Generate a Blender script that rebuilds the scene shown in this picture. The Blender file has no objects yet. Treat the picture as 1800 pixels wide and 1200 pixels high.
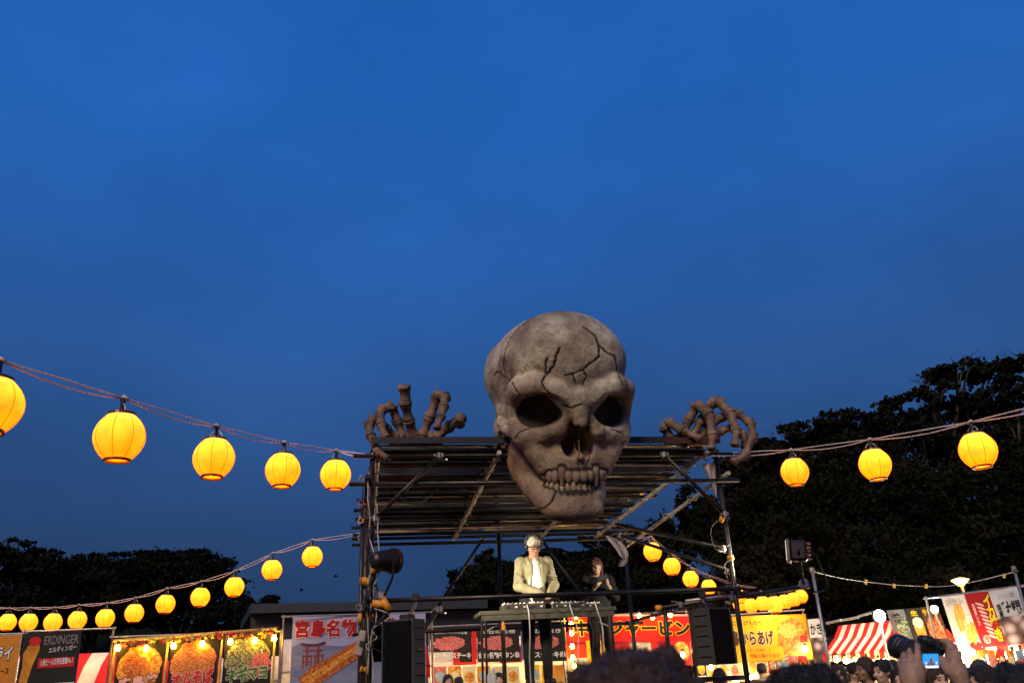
import bpy, math, random
import numpy as np
from mathutils import Matrix, Vector

# ------------------------------------------------------------------ camera, sky, dusk light
scene = bpy.context.scene
COL = scene.collection
FPX = 1480.0                                   # focal length in pixels of a 1800 px wide frame
PITCH, ROLL = math.radians(22.0), math.radians(3.0)
EYE = Vector((0.0, 0.0, 1.65))
FWD = Vector((0, math.cos(PITCH), math.sin(PITCH)))
_u0 = Vector((1, 0, 0)).cross(FWD)
RIGHT = Vector((1, 0, 0)) * math.cos(ROLL) - _u0 * math.sin(ROLL)
UP = _u0 * math.cos(ROLL) + Vector((1, 0, 0)) * math.sin(ROLL)
cam_data = bpy.data.cameras.new('camera')
cam_data.sensor_width = 36.0
cam_data.lens = FPX / 1800.0 * 36.0
cam_data.clip_start = 0.05
cam_data.clip_end = 2000.0
cam_data.dof.use_dof = True
cam_data.dof.focus_distance = 11.0
cam_data.dof.aperture_fstop = cam_data.lens / 7.0
cam = bpy.data.objects.new('camera', cam_data)
COL.objects.link(cam)
M3 = Matrix((RIGHT, UP, -FWD)).transposed()
cam.matrix_world = Matrix.Translation(EYE) @ M3.to_4x4()
scene.camera = cam
scene.view_settings.view_transform = 'Standard'
scene.view_settings.look = 'None'
scene.view_settings.exposure = 0.0
scene.view_settings.gamma = 1.0
scene.view_settings.use_curve_mapping = False
scene.cycles.max_bounces = 6
scene.cycles.diffuse_bounces = 3
scene.cycles.glossy_bounces = 3
scene.cycles.transparent_max_bounces = 8
scene.cycles.sample_clamp_indirect = 2.5
scene.cycles.sample_clamp_direct = 60.0
scene.cycles.caustics_reflective = False
scene.cycles.caustics_refractive = False
scene.cycles.use_denoising = True
scene.cycles.use_light_tree = True

world = bpy.data.worlds.new('World')
scene.world = world
world.use_nodes = True
wn, wl = world.node_tree.nodes, world.node_tree.links
wn.clear()
w_out = wn.new('ShaderNodeOutputWorld')
w_bg = wn.new('ShaderNodeBackground')
w_tc = wn.new('ShaderNodeTexCoord')
w_sep = wn.new('ShaderNodeSeparateXYZ')
w_ramp = wn.new('ShaderNodeValToRGB')
w_map = wn.new('ShaderNodeMapping')
w_map.inputs['Scale'].default_value = (1.0, 1.0, 1.6)
w_noise = wn.new('ShaderNodeTexNoise')
w_noise.inputs['Scale'].default_value = 2.0
w_noise.inputs['Detail'].default_value = 7.0
w_noise.inputs['Roughness'].default_value = 0.56
w_cr = wn.new('ShaderNodeMapRange')
w_cr.inputs['From Min'].default_value = 0.3
w_cr.inputs['From Max'].default_value = 0.72
w_cr.inputs['To Min'].default_value = 0.83
w_cr.inputs['To Max'].default_value = 1.20
w_mul = wn.new('ShaderNodeVectorMath')
w_mul.operation = 'SCALE'
el = w_ramp.color_ramp.elements
el[0].position = 0.0
el[0].color = (0.0185, 0.045, 0.115, 1)
el[1].position = 0.82
el[1].color = (0.0125, 0.118, 0.485, 1)
for pos, c in ((0.16, (0.0205, 0.056, 0.155, 1)), (0.30, (0.0235, 0.083, 0.258, 1)),
               (0.46, (0.020, 0.107, 0.380, 1)), (0.62, (0.0155, 0.115, 0.440, 1))):
    e = el.new(pos)
    e.color = c
wl.new(w_tc.outputs['Generated'], w_sep.inputs[0])
wl.new(w_sep.outputs['Z'], w_ramp.inputs['Fac'])
wl.new(w_tc.outputs['Generated'], w_map.inputs['Vector'])
wl.new(w_map.outputs[0], w_noise.inputs['Vector'])
wl.new(w_noise.outputs['Fac'], w_cr.inputs['Value'])
wl.new(w_ramp.outputs['Color'], w_mul.inputs[0])
wl.new(w_cr.outputs['Result'], w_mul.inputs['Scale'])
wl.new(w_mul.outputs['Vector'], w_bg.inputs['Color'])
w_bg.inputs['Strength'].default_value = 1.0
wl.new(w_bg.outputs[0], w_out.inputs['Surface'])

# last afterglow of the sun, low behind the camera, very weak and soft
sun_d = bpy.data.lights.new('sun', 'SUN')
sun_d.energy = 2.2
sun_d.angle = math.radians(22)
sun_d.color = (1.0, 0.78, 0.52)
sun = bpy.data.objects.new('sun', sun_d)
COL.objects.link(sun)
_sd = Vector((0.26, 0.72, -0.60)).normalized()
sun.rotation_euler = _sd.to_track_quat('-Z', 'Y').to_euler()


def at(px, py, Y):
    """a point of the place seen at photo pixel (px, py), standing at depth Y"""
    d = FWD + RIGHT * ((px - 900) / FPX) + UP * ((600 - py) / FPX)
    return EYE + d * (Y / d.y)


# ------------------------------------------------------------------ materials
MATS = {}


def mat(name, color, rough=0.6, metal=0.0, var=0.25, scale=8.0, bump=0.0, bscale=40.0, emit=None, estr=0.0,
        color2=None, spec=0.5, trans=0.0):
    if name in MATS:
        return MATS[name]
    m = bpy.data.materials.new(name)
    m.use_nodes = True
    nt = m.node_tree
    b = nt.nodes['Principled BSDF']
    b.inputs['Roughness'].default_value = rough
    b.inputs['Metallic'].default_value = metal
    b.inputs['Specular IOR Level'].default_value = spec
    tc = nt.nodes.new('ShaderNodeTexCoord')
    nz = nt.nodes.new('ShaderNodeTexNoise')
    nz.inputs['Scale'].default_value = scale
    nz.inputs['Detail'].default_value = 5.0
    nt.links.new(tc.outputs['Object'], nz.inputs['Vector'])
    rp = nt.nodes.new('ShaderNodeValToRGB')
    c2 = color2 if color2 else tuple(c * (1 - var) for c in color)
    c1 = color if color2 else tuple(min(1, c * (1 + var * 0.6)) for c in color)
    rp.color_ramp.elements[0].position = 0.32
    rp.color_ramp.elements[1].position = 0.68
    rp.color_ramp.elements[0].color = (*c2, 1)
    rp.color_ramp.elements[1].color = (*c1, 1)
    nt.links.new(nz.outputs['Fac'], rp.inputs['Fac'])
    nt.links.new(rp.outputs['Color'], b.inputs['Base Color'])
    if bump > 0:
        n2 = nt.nodes.new('ShaderNodeTexNoise')
        n2.inputs['Scale'].default_value = bscale
        n2.inputs['Detail'].default_value = 4.0
        nt.links.new(tc.outputs['Object'], n2.inputs['Vector'])
        bp = nt.nodes.new('ShaderNodeBump')
        bp.inputs['Strength'].default_value = bump
        bp.inputs['Distance'].default_value = 0.02
        nt.links.new(n2.outputs['Fac'], bp.inputs['Height'])
        nt.links.new(bp.outputs['Normal'], b.inputs['Normal'])
    if emit:
        b.inputs['Emission Color'].default_value = (*emit, 1)
        b.inputs['Emission Strength'].default_value = estr
    if trans > 0:
        tr = nt.nodes.new('ShaderNodeBsdfTranslucent')
        nt.links.new(rp.outputs['Color'], tr.inputs['Color'])
        mx = nt.nodes.new('ShaderNodeMixShader')
        mx.inputs[0].default_value = trans
        out = nt.nodes['Material Output']
        nt.links.new(b.outputs[0], mx.inputs[1])
        nt.links.new(tr.outputs[0], mx.inputs[2])
        nt.links.new(mx.outputs[0], out.inputs['Surface'])
    MATS[name] = m
    return m


# ------------------------------------------------------------------ object helpers
def link(name, mesh, parent=None, loc=None, world=True):
    """link a mesh; world=True: its vertices are world coordinates even under a parent"""
    o = bpy.data.objects.new(name, mesh)
    COL.objects.link(o)
    if parent is not None:
        o.parent = parent
        if world:
            p = parent
            off = Vector(p.location)
            while p.parent is not None:
                p = p.parent
                off = off + Vector(p.location)
            o.matrix_parent_inverse = Matrix.Translation(-off)
    if loc is not None:
        o.location = loc
    return o


def empty(name, loc=(0, 0, 0)):
    o = bpy.data.objects.new(name, None)
    o.empty_display_size = 0.1
    COL.objects.link(o)
    o.location = loc
    return o


def tag(o, label=None, cat=None, group=None, kind=None):
    if label:
        o['label'] = label
    if cat:
        o['category'] = cat
    if group:
        o['group'] = group
    if kind:
        o['kind'] = kind
    return o


def copy_tree(o, parent=None):
    c = o.copy()
    COL.objects.link(c)
    c.parent = parent
    for ch in list(o.children):
        copy_tree(ch, c)
    return c


def np_mesh(name, V, Fq, smooth=True):
    """mesh from numpy arrays (faces all of one size)"""
    me = bpy.data.meshes.new(name)
    V = np.asarray(V, np.float32)
    Fq = np.asarray(Fq, np.int32)
    n = Fq.shape[1]
    me.vertices.add(len(V))
    me.vertices.foreach_set('co', V.ravel())
    me.loops.add(Fq.size)
    me.loops.foreach_set('vertex_index', Fq.ravel())
    me.polygons.add(len(Fq))
    me.polygons.foreach_set('loop_start', np.arange(len(Fq), dtype=np.int32) * n)
    me.polygons.foreach_set('use_smooth', np.full(len(Fq), smooth))
    me.update(calc_edges=True)
    return me


class MB:
    """collects simple shapes into one mesh"""

    def __init__(s):
        s.v, s.f = [], []

    def add(s, vs, fs):
        n = len(s.v)
        s.v += [tuple(v) for v in vs]
        s.f += [tuple(i + n for i in f) for f in fs]
        return s

    def box(s, c, size, R=None, bev=0.0):
        hx, hy, hz = (x / 2 for x in size)
        R = R or Matrix.Identity(3)
        c = Vector(c)
        if bev <= 0:
            vs = [c + R @ Vector((x * hx, y * hy, z * hz)) for x in (-1, 1) for y in (-1, 1) for z in (-1, 1)]
            return s.add(vs, [(0, 1, 3, 2), (4, 6, 7, 5), (0, 4, 5, 1), (2, 3, 7, 6), (0, 2, 6, 4), (1, 5, 7, 3)])
        vs, idx = [], {}
        for x in (-1, 1):
            for y in (-1, 1):
                for z in (-1, 1):
                    for a in range(3):
                        h = [hx - bev, hy - bev, hz - bev]
                        h[a] += bev
                        idx[(x, y, z, a)] = len(vs)
                        vs.append(c + R @ Vector((x * h[0], y * h[1], z * h[2])))
        fs = []
        S = (-1, 1)
        for q in S:
            fs.append([idx[(q, a, b, 0)] for a, b in ((-1, -1), (1, -1), (1, 1), (-1, 1))][::q])
            fs.append([idx[(b, q, a, 1)] for a, b in ((-1, -1), (1, -1), (1, 1), (-1, 1))][::q])
            fs.append([idx[(a, b, q, 2)] for a, b in ((-1, -1), (1, -1), (1, 1), (-1, 1))][::q])
        for a in S:
            for b in S:
                fs.append((idx[(a, b, -1, 0)], idx[(a, b, 1, 0)], idx[(a, b, 1, 1)], idx[(a, b, -1, 1)]))
                fs.append((idx[(a, -1, b, 0)], idx[(a, 1, b, 0)], idx[(a, 1, b, 2)], idx[(a, -1, b, 2)]))
                fs.append((idx[(-1, a, b, 1)], idx[(1, a, b, 1)], idx[(1, a, b, 2)], idx[(-1, a, b, 2)]))
                for d in S:
                    fs.append((idx[(a, b, d, 0)], idx[(a, b, d, 1)], idx[(a, b, d, 2)]))
        return s.add(vs, fs)

    def tube(s, pts, r, n=8, caps=True):
        pts = [Vector(p) for p in pts]
        rs = r if isinstance(r, (list, tuple)) else [r] * len(pts)
        rings, prev = [], None
        for i, p in enumerate(pts):
            t = (pts[min(i + 1, len(pts) - 1)] - pts[max(i - 1, 0)])
            t = t.normalized() if t.length > 1e-9 else Vector((0, 0, 1))
            if prev is None:
                a = t.orthogonal().normalized()
            else:
                a = (prev - t * prev.dot(t))
                a = a.normalized() if a.length > 1e-6 else t.orthogonal().normalized()
            prev = a
            b = t.cross(a)
            rings.append([p + (a * math.cos(k * math.tau / n) + b * math.sin(k * math.tau / n)) * rs[i] for k in range(n)])
        vs = [v for rg in rings for v in rg]
        fs = []
        for i in range(len(rings) - 1):
            for k in range(n):
                k2 = (k + 1) % n
                fs.append((i * n + k, i * n + k2, (i + 1) * n + k2, (i + 1) * n + k))
        if caps:
            fs.append(tuple(range(n))[::-1])
            fs.append(tuple((len(rings) - 1) * n + k for k in range(n)))
        return s.add(vs, fs)

    def lathe(s, prof, n=16, M=None):
        M = M or Matrix.Identity(4)
        vs, fs = [], []
        for r, z in prof:
            for k in range(n):
                a = k * math.tau / n
                vs.append(M @ Vector((r * math.cos(a), r * math.sin(a), z)))
        for i in range(len(prof) - 1):
            for k in range(n):
                k2 = (k + 1) % n
                fs.append((i * n + k, i * n + k2, (i + 1) * n + k2, (i + 1) * n + k))
        return s.add(vs, fs)

    def mesh(s, name, m=None, smooth=False):
        me = bpy.data.meshes.new(name)
        me.from_pydata([tuple(v) for v in s.v], [], s.f)
        if smooth:
            me.polygons.foreach_set('use_smooth', [True] * len(me.polygons))
        if m is not None:
            me.materials.append(m)
        me.update()
        return me

    def build(s, name, m, parent=None, smooth=False, world=True, loc=None):
        return link(name, s.mesh(name, m, smooth), parent, loc, world)


# ------------------------------------------------------------------ signed distance sculpting
class SDF:
    def __init__(s, lo, hi, h):
        s.lo = np.array(lo, float)
        s.h = h
        s.n = np.ceil((np.array(hi, float) - s.lo) / h).astype(int) + 1
        s.ax = [(s.lo[i] + h * np.arange(s.n[i])).astype(np.float32) for i in range(3)]
        s.v = np.full(s.n, 9.0, np.float32)

    def _reg(s, lo, hi):
        i0 = np.clip(np.floor((np.array(lo) - s.lo) / s.h).astype(int), 0, s.n)
        i1 = np.clip(np.ceil((np.array(hi) - s.lo) / s.h).astype(int) + 1, 0, s.n)
        sl = tuple(slice(a, b) for a, b in zip(i0, i1))
        return sl, (s.ax[0][sl[0]][:, None, None], s.ax[1][sl[1]][None, :, None], s.ax[2][sl[2]][None, None, :])

    def _comb(s, sl, d, sub, k):
        a = s.v[sl]
        if a.size == 0:
            return
        if sub:
            d = -d
            if k > 0:
                h = np.maximum(k - np.abs(a - d), 0) / k
                s.v[sl] = np.maximum(a, d) + h * h * k * 0.25
            else:
                s.v[sl] = np.maximum(a, d)
        else:
            if k > 0:
                h = np.maximum(k - np.abs(a - d), 0) / k
                s.v[sl] = np.minimum(a, d) - h * h * k * 0.25
            else:
                s.v[sl] = np.minimum(a, d)

    def ell(s, c, r, k=0.0, sub=False, R=None, pw=2.0):
        c = np.array(c, float)
        m = max(r) * (1.0 if R is not None else 0) + k + 3 * s.h
        ext = np.array(r, float) + k + 3 * s.h if R is None else np.array([m, m, m])
        sl, (X, Y, Z) = s._reg(c - ext, c + ext)
        X, Y, Z = X - c[0], Y - c[1], Z - c[2]
        if R is not None:
            R = np.array(R).T
            X, Y, Z = (R[0, 0] * X + R[0, 1] * Y + R[0, 2] * Z, R[1, 0] * X + R[1, 1] * Y + R[1, 2] * Z,
                       R[2, 0] * X + R[2, 1] * Y + R[2, 2] * Z)
        if pw == 2.0:
            k0 = np.sqrt((X / r[0]) ** 2 + (Y / r[1]) ** 2 + (Z / r[2]) ** 2) + 1e-6
            k1 = np.sqrt((X / r[0] ** 2) ** 2 + (Y / r[1] ** 2) ** 2 + (Z / r[2] ** 2) ** 2) + 1e-6
            d = k0 * (k0 - 1) / k1
        else:
            k0 = ((np.abs(X) / r[0]) ** pw + (np.abs(Y) / r[1]) ** pw + (np.abs(Z) / r[2]) ** pw) ** (1 / pw)
            d = (k0 - 1) * min(r)
        s._comb(sl, d, sub, k)
        return s

    def cap(s, a, b, ra, rb=None, k=0.0, sub=False, flat=(1, 1, 1)):
        rb = ra if rb is None else rb
        fl = np.array(flat, float)
        a, b = np.array(a, float), np.array(b, float)
        m = (max(ra, rb)) * fl + k + 3 * s.h
        sl, (X, Y, Z) = s._reg(np.minimum(a, b) - m, np.maximum(a, b) + m)
        a2, b2 = a / fl, b / fl
        ba = b2 - a2
        X, Y, Z = X / fl[0] - a2[0], Y / fl[1] - a2[1], Z / fl[2] - a2[2]
        t = np.clip((X * ba[0] + Y * ba[1] + Z * ba[2]) / max(ba @ ba, 1e-12), 0, 1)
        d = np.sqrt((X - t * ba[0]) ** 2 + (Y - t * ba[1]) ** 2 + (Z - t * ba[2]) ** 2) - (ra + (rb - ra) * t)
        s._comb(sl, d * fl.min(), sub, k)
        return s

    def chain(s, pts, rs, k=0.0, sub=False, flat=(1, 1, 1)):
        rs = rs if isinstance(rs, (list, tuple)) else [rs] * len(pts)
        for i in range(len(pts) - 1):
            s.cap(pts[i], pts[i + 1], rs[i], rs[i + 1], k, sub, flat)
        return s

    def box(s, c, half, r=0.0, k=0.0, sub=False, R=None):
        c = np.array(c, float)
        half = np.array(half, float)
        ext = (half if R is None else np.full(3, np.linalg.norm(half))) + r + k + 3 * s.h
        sl, (X, Y, Z) = s._reg(c - ext, c + ext)
        X, Y, Z = X - c[0], Y - c[1], Z - c[2]
        if R is not None:
            R = np.array(R).T
            X, Y, Z = (R[0, 0] * X + R[0, 1] * Y + R[0, 2] * Z, R[1, 0] * X + R[1, 1] * Y + R[1, 2] * Z,
                       R[2, 0] * X + R[2, 1] * Y + R[2, 2] * Z)
        qx, qy, qz = np.abs(X) - half[0] + r, np.abs(Y) - half[1] + r, np.abs(Z) - half[2] + r
        d = np.sqrt(np.maximum(qx, 0) ** 2 + np.maximum(qy, 0) ** 2 + np.maximum(qz, 0) ** 2) \
            + np.minimum(np.maximum(np.maximum(qx, qy), qz), 0) - r
        s._comb(sl, d, sub, k)
        return s

    def sample(s, p):
        i = np.round((np.asarray(p) - s.lo) / s.h).astype(int)
        i = np.clip(i, 0, s.n - 1)
        return s.v[i[..., 0], i[..., 1], i[..., 2]]

    def nets(s):
        v = s.v
        S = v < 0
        nx, ny, nz = v.shape
        cs = [(i, j, k) for i in (0, 1) for j in (0, 1) for k in (0, 1)]
        cnt = np.zeros((nx - 1, ny - 1, nz - 1), np.int8)
        for i, j, k in cs:
            cnt += S[i:nx - 1 + i, j:ny - 1 + j, k:nz - 1 + k]
        act = (cnt > 0) & (cnt < 8)
        I, J, K = np.nonzero(act)
        idx = np.full(act.shape, -1, np.int32)
        idx[I, J, K] = np.arange(len(I))
        vals = {c: v[I + c[0], J + c[1], K + c[2]] for c in cs}
        pos = np.zeros((len(I), 3))
        num = np.zeros(len(I))
        for c in cs:
            for a in range(3):
                if c[a] == 0:
                    e = list(c)
                    e[a] = 1
                    va, vb = vals[c], vals[tuple(e)]
                    cr = (va < 0) != (vb < 0)
                    t = np.where(cr, va / np.where(cr, va - vb, 1), 0)
                    p = np.tile(np.array(c, float), (len(I), 1))
                    p[:, a] = t
                    pos += p * cr[:, None]
                    num += cr
        V = s.lo + s.h * (np.stack([I, J, K], 1) + pos / num[:, None])
        F = []
        for a in range(3):
            b, c = (a + 1) % 3, (a + 2) % 3
            lo = [slice(1, -1)] * 3
            hi = [slice(1, -1)] * 3
            lo[a] = slice(0, -1)
            hi[a] = slice(1, None)
            s0, s1 = S[tuple(lo)], S[tuple(hi)]
            G = np.stack(np.nonzero(s0 != s1), 1)
            off = np.array([1, 1, 1])
            off[a] = 0
            flip = s1[G[:, 0], G[:, 1], G[:, 2]]
            G = G + off
            q = []
            for db, dc in ((-1, -1), (0, -1), (0, 0), (-1, 0)):
                g = G.copy()
                g[:, b] += db
                g[:, c] += dc
                q.append(idx[g[:, 0], g[:, 1], g[:, 2]])
            q = np.stack(q, 1)
            q[flip] = q[flip][:, ::-1]
            F.append(q)
        return V, np.concatenate(F)

    def mesh(s, name, m=None, xf=None):
        V, F = s.nets()
        if xf is not None:
            V = xf(V)
        me = np_mesh(name, V, F)
        if m is not None:
            me.materials.append(m)
        return me
# ------------------------------------------------------------------ ground and dark hills
def ground():
    n = 40
    vs, fs = [], []
    for i in range(n + 1):
        for k in range(n + 1):
            x, y = -400 + 800 * i / n, -200 + 800 * k / n
            vs.append((x, y, 0))
    for i in range(n):
        for k in range(n):
            a = i * (n + 1) + k
            fs.append((a, a + n + 1, a + n + 2, a + 1))
    mb = MB()
    mb.add(vs, fs)
    o = mb.build('ground', mat('trodden_earth', (0.032, 0.029, 0.026), 0.9, var=0.5, scale=0.6, bump=0.6, bscale=9))
    tag(o, kind='structure')


def hill(name, x0, x1, y0, y1, heights, m):
    """a dark slope rising behind the fairground; heights follow x"""
    n, k = 60, 12
    vs, fs = [], []
    rng = random.Random(7)
    for i in range(n + 1):
        t = i / n
        f = t * (len(heights) - 1)
        a = int(min(f, len(heights) - 2))
        h = heights[a] + (heights[a + 1] - heights[a]) * (f - a)
        for q in range(k + 1):
            w = q / k
            z = h * math.sin(w * math.pi * 0.5) ** 0.8 + (rng.uniform(-0.3, 0.3) if 0 < q else -0.3)
            vs.append((x0 + (x1 - x0) * t, y0 + (y1 - y0) * w, z))
    for i in range(n):
        for q in range(k):
            a = i * (k + 1) + q
            fs.append((a, a + k + 1, a + k + 2, a + 1))
    mb = MB()
    mb.add(vs, fs)
    tag(mb.build(name, m, smooth=True), kind='structure')


ground()
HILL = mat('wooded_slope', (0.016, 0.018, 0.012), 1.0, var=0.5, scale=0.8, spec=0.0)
# ------------------------------------------------------------------ giant skull
def bone_material():
    m = bpy.data.materials.new('weathered_bone')
    m.use_nodes = True
    nt = m.node_tree
    L = nt.links.new
    b = nt.nodes['Principled BSDF']
    b.inputs['Roughness'].default_value = 0.72
    b.inputs['Specular IOR Level'].default_value = 0.25
    tc = nt.nodes.new('ShaderNodeTexCoord')

    def noise(scale, det, rough=0.55):
        n = nt.nodes.new('ShaderNodeTexNoise')
        n.inputs['Scale'].default_value = scale
        n.inputs['Detail'].default_value = det
        n.inputs['Roughness'].default_value = rough
        L(tc.outputs['Object'], n.inputs['Vector'])
        return n

    def ramp(src, stops):
        r = nt.nodes.new('ShaderNodeValToRGB')
        e = r.color_ramp.elements
        e[0].position, e[0].color = stops[0][0], (*stops[0][1], 1)
        e[1].position, e[1].color = stops[-1][0], (*stops[-1][1], 1)
        for p, c in stops[1:-1]:
            q = e.new(p)
            q.color = (*c, 1)
        L(src, r.inputs['Fac'])
        return r

    def mix(kind, fac, a, bb):
        x = nt.nodes.new('ShaderNodeMix')
        x.data_type = 'RGBA'
        x.blend_type = kind
        if hasattr(fac, 'links'):
            L(fac, x.inputs['Factor'])
        else:
            x.inputs['Factor'].default_value = fac
        L(a, x.inputs['A'])
        L(bb, x.inputs['B'])
        return x.outputs['Result']

    big = ramp(noise(1.6, 4).outputs['Fac'], [(0.32, (0.19, 0.14, 0.095)), (0.47, (0.47, 0.39, 0.28)), (0.62, (0.86, 0.77, 0.59))])
    fine = ramp(noise(9.0, 8, 0.68).outputs['Fac'], [(0.34, (0.26, 0.22, 0.18)), (0.5, (0.82, 0.79, 0.75)), (0.62, (1.0, 1.0, 1.0))])
    speck = ramp(noise(34.0, 6, 0.7).outputs['Fac'], [(0.34, (0.5, 0.46, 0.42)), (0.5, (1.0, 1.0, 1.0))])
    col = mix('MULTIPLY', 0.75, big.outputs['Color'], fine.outputs['Color'])
    col = mix('MULTIPLY', 0.6, col, speck.outputs['Color'])
    red = ramp(noise(2.6, 3).outputs['Fac'], [(0.42, (0.0, 0.0, 0.0)), (0.66, (0.28, 0.28, 0.28))])
    rr = nt.nodes.new('ShaderNodeRGB')
    rr.outputs[0].default_value = (0.31, 0.165, 0.115, 1)
    col = mix('MIX', red.outputs['Color'], col, rr.outputs[0])
    wa = nt.nodes.new('ShaderNodeAttribute')          # airbrush and painted-in lantern glow: rust-brown wash over the lower face
    wa.attribute_name = 'glow_wash'
    wn_ = nt.nodes.new('ShaderNodeMath')
    wn_.operation = 'MULTIPLY'
    L(wa.outputs['Fac'], wn_.inputs[0])
    wr = ramp(noise(3.2, 6, 0.6).outputs['Fac'], [(0.3, (0.25, 0.25, 0.25)), (0.65, (1.0, 1.0, 1.0))])
    L(wr.outputs['Color'], wn_.inputs[1])
    wc = nt.nodes.new('ShaderNodeRGB')
    wc.outputs[0].default_value = (0.40, 0.21, 0.13, 1)
    col = mix('MIX', wn_.outputs[0], col, wc.outputs[0])
    sm = ramp(noise(1.15, 5, 0.6).outputs['Fac'], [(0.40, (0.0, 0.0, 0.0)), (0.66, (0.5, 0.5, 0.5))])
    sc_ = nt.nodes.new('ShaderNodeRGB')
    sc_.outputs[0].default_value = (0.115, 0.098, 0.085, 1)
    col = mix('MIX', sm.outputs['Color'], col, sc_.outputs[0])
    at_ = nt.nodes.new('ShaderNodeAttribute')
    at_.attribute_name = 'crack'
    dk = nt.nodes.new('ShaderNodeRGB')
    dk.outputs[0].default_value = (0.018, 0.013, 0.011, 1)
    col = mix('MIX', at_.outputs['Fac'], col, dk.outputs[0])
    L(col, b.inputs['Base Color'])
    bp = nt.nodes.new('ShaderNodeBump')
    bp.inputs['Strength'].default_value = 0.8
    bp.inputs['Distance'].default_value = 0.03
    L(noise(14.0, 8, 0.65).outputs['Fac'], bp.inputs['Height'])
    L(bp.outputs['Normal'], b.inputs['Normal'])
    return m


BONE = bone_material()
SK = 0.00214                       # metres per sculpting unit
PHI = math.radians(15)


def make_skull():
    H = 6.0
    s = SDF((-440, -570, -30), (440, 560, 1170), H)
    E, Cp, Ch, Bx = s.ell, s.cap, s.chain, s.box
    # braincase
    E((0, 30, 772), (374, 430, 352))
    E((0, -150, 800), (338, 300, 292), k=70)
    E((0, 20, 560), (318, 340, 150), k=70)
    for q in (-1, 1):
        E((q * 120, -320, 850), (120, 90, 110), k=90)              # frontal eminence
        E((q * 252, 130, 770), (108, 200, 170), k=80)              # parietal swelling
    # temples hollowed
    for q in (-1, 1):
        E((q * 415, -235, 640), (95, 170, 190), k=60, sub=True)
        E((q * 395, -190, 540), (90, 150, 130), k=50, sub=True)
    for q in (-1, 1):
        E((q * 185, -235, 560), (135, 70, 120), k=30)
    # brow, angry: low at the nose and swept up and out
    for q in (-1, 1):
        Ch([(q * 28, -432, 618), (q * 110, -428, 642), (q * 215, -398, 690), (q * 300, -330, 672), (q * 322, -290, 620)], [48, 52, 46, 42, 34], k=46)
        Cp((q * 40, -446, 600), (q * 150, -436, 668), 38, 34, k=30)
        Ch([(q * 322, -300, 640), (q * 322, -275, 560), (q * 300, -290, 470), (q * 262, -330, 425)], [32, 27, 36, 50], k=30)   # outer orbit
        Ch([(q * 262, -330, 425), (q * 180, -395, 430), (q * 105, -432, 470)], [46, 34, 26], k=40)                              # lower rim
        Ch([(q * 300, -270, 440), (q * 332, -160, 456), (q * 326, -20, 494), (q * 296, 50, 515)], [40, 24, 22, 22], k=22)       # cheek arch
        Ch([(q * 62, -425, 600), (q * 70, -432, 520), (q * 100, -440, 450)], [28, 28, 36], k=26)                               # side of nose
        Ch([(q * 240, -330, 415), (q * 190, -350, 340), (q * 150, -360, 270)], [46, 46, 50], k=50)                              # cheek pillar
        E((q * 262, 150, 450), (60, 80, 80), k=50)                                                                            # mastoid
    Ch([(0, -440, 615), (0, -462, 560), (0, -492, 492)], [42, 36, 30], k=34)        # nose bridge
    # face core and upper jaw
    E((0, -250, 420), (215, 175, 190), k=50)
    E((0, -312, 300), (184, 160, 120), k=40)
    Bx((0, -200, 470), (190, 140, 120), r=40, k=40)
    # tooth roots ribbing the upper jaw
    for i in range(12):
        a = (i - 5.5) / 5.5 * 1.22
        x, y = 168 * math.sin(a), -322 - 148 * math.cos(a)
        tall = 78 if i in (2, 9) else 52
        Cp((x * 1.0, y + 2, 244), (x * 0.90, y + 20, 256 + tall), 19, 12, k=10)
    # orbits: squarish, deep, with a back wall
    for q in (-1, 1):
        R = Matrix.Rotation(q * math.radians(12), 3, 'Y') @ Matrix.Rotation(q * math.radians(14), 3, 'Z')
        E((q * 188, -400, 560), (113, 165, 83), k=16, sub=True, R=R, pw=2.7)
        E((q * 190, -340, 558), (118, 95, 90), k=10, sub=True, R=R)
    for q in (-1, 1):
        Cp((q * 64, -446, 566), (q * 152, -440, 660), 27, 27, k=16)           # scowl hanging over the inner corner
        E((q * 378, -150, 600), (74, 92, 98), k=22, sub=True)                  # hollow behind the orbit
    # nose opening, two lobes and a thin septum
    for q in (-1, 1):
        E((q * 42, -470, 374), (45, 175, 60), k=10, sub=True)
        E((q * 25, -480, 420), (29, 175, 56), k=10, sub=True)
    Cp((0, -440, 460), (0, -468, 320), 5, 6, k=5)
    E((0, -486, 318), (16, 18, 18), k=14)
    # hollow under the palate and behind the cheek bones
    E((0, -150, 180), (125, 190, 80), k=20, sub=True)
    for q in (-1, 1):
        E((q * 275, -170, 380), (52, 105, 120), k=24, sub=True)

    # lower jaw as its own field
    j = SDF((-360, -560, -30), (360, 120, 560), H)
    for q in (-1, 1):
        j.chain([(q * 285, -30, 480), (q * 276, -60, 380), (q * 262, -80, 290), (q * 236, -105, 232)], [48, 54, 60, 54], k=30, flat=(0.55, 1.25, 1))
        j.chain([(q * 278, -120, 440), (q * 260, -150, 320), (q * 232, -150, 250)], [26, 38, 46], k=26, flat=(0.6, 1.1, 1))
        j.chain([(q * 236, -110, 222), (q * 198, -230, 158), (q * 160, -330, 108), (q * 122, -395, 80), (q * 55, -425, 74), (0, -430, 74)], [56, 52, 54, 58, 62, 62], k=34, flat=(0.72, 0.9, 1.12))
        j.chain([(q * 200, -190, 165), (q * 160, -330, 118), (q * 105, -415, 104), (0, -448, 100)], [42, 40, 38, 36], k=30)
        j.chain([(q * 236, -160, 400), (q * 222, -195, 270), (q * 200, -225, 190)], [24, 36, 44], k=24, flat=(0.7, 1, 1))
        j.ell((q * 98, -432, 42), (56, 44, 38), k=40)
    j.ell((0, -445, 50), (70, 40, 42), k=46)
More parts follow.
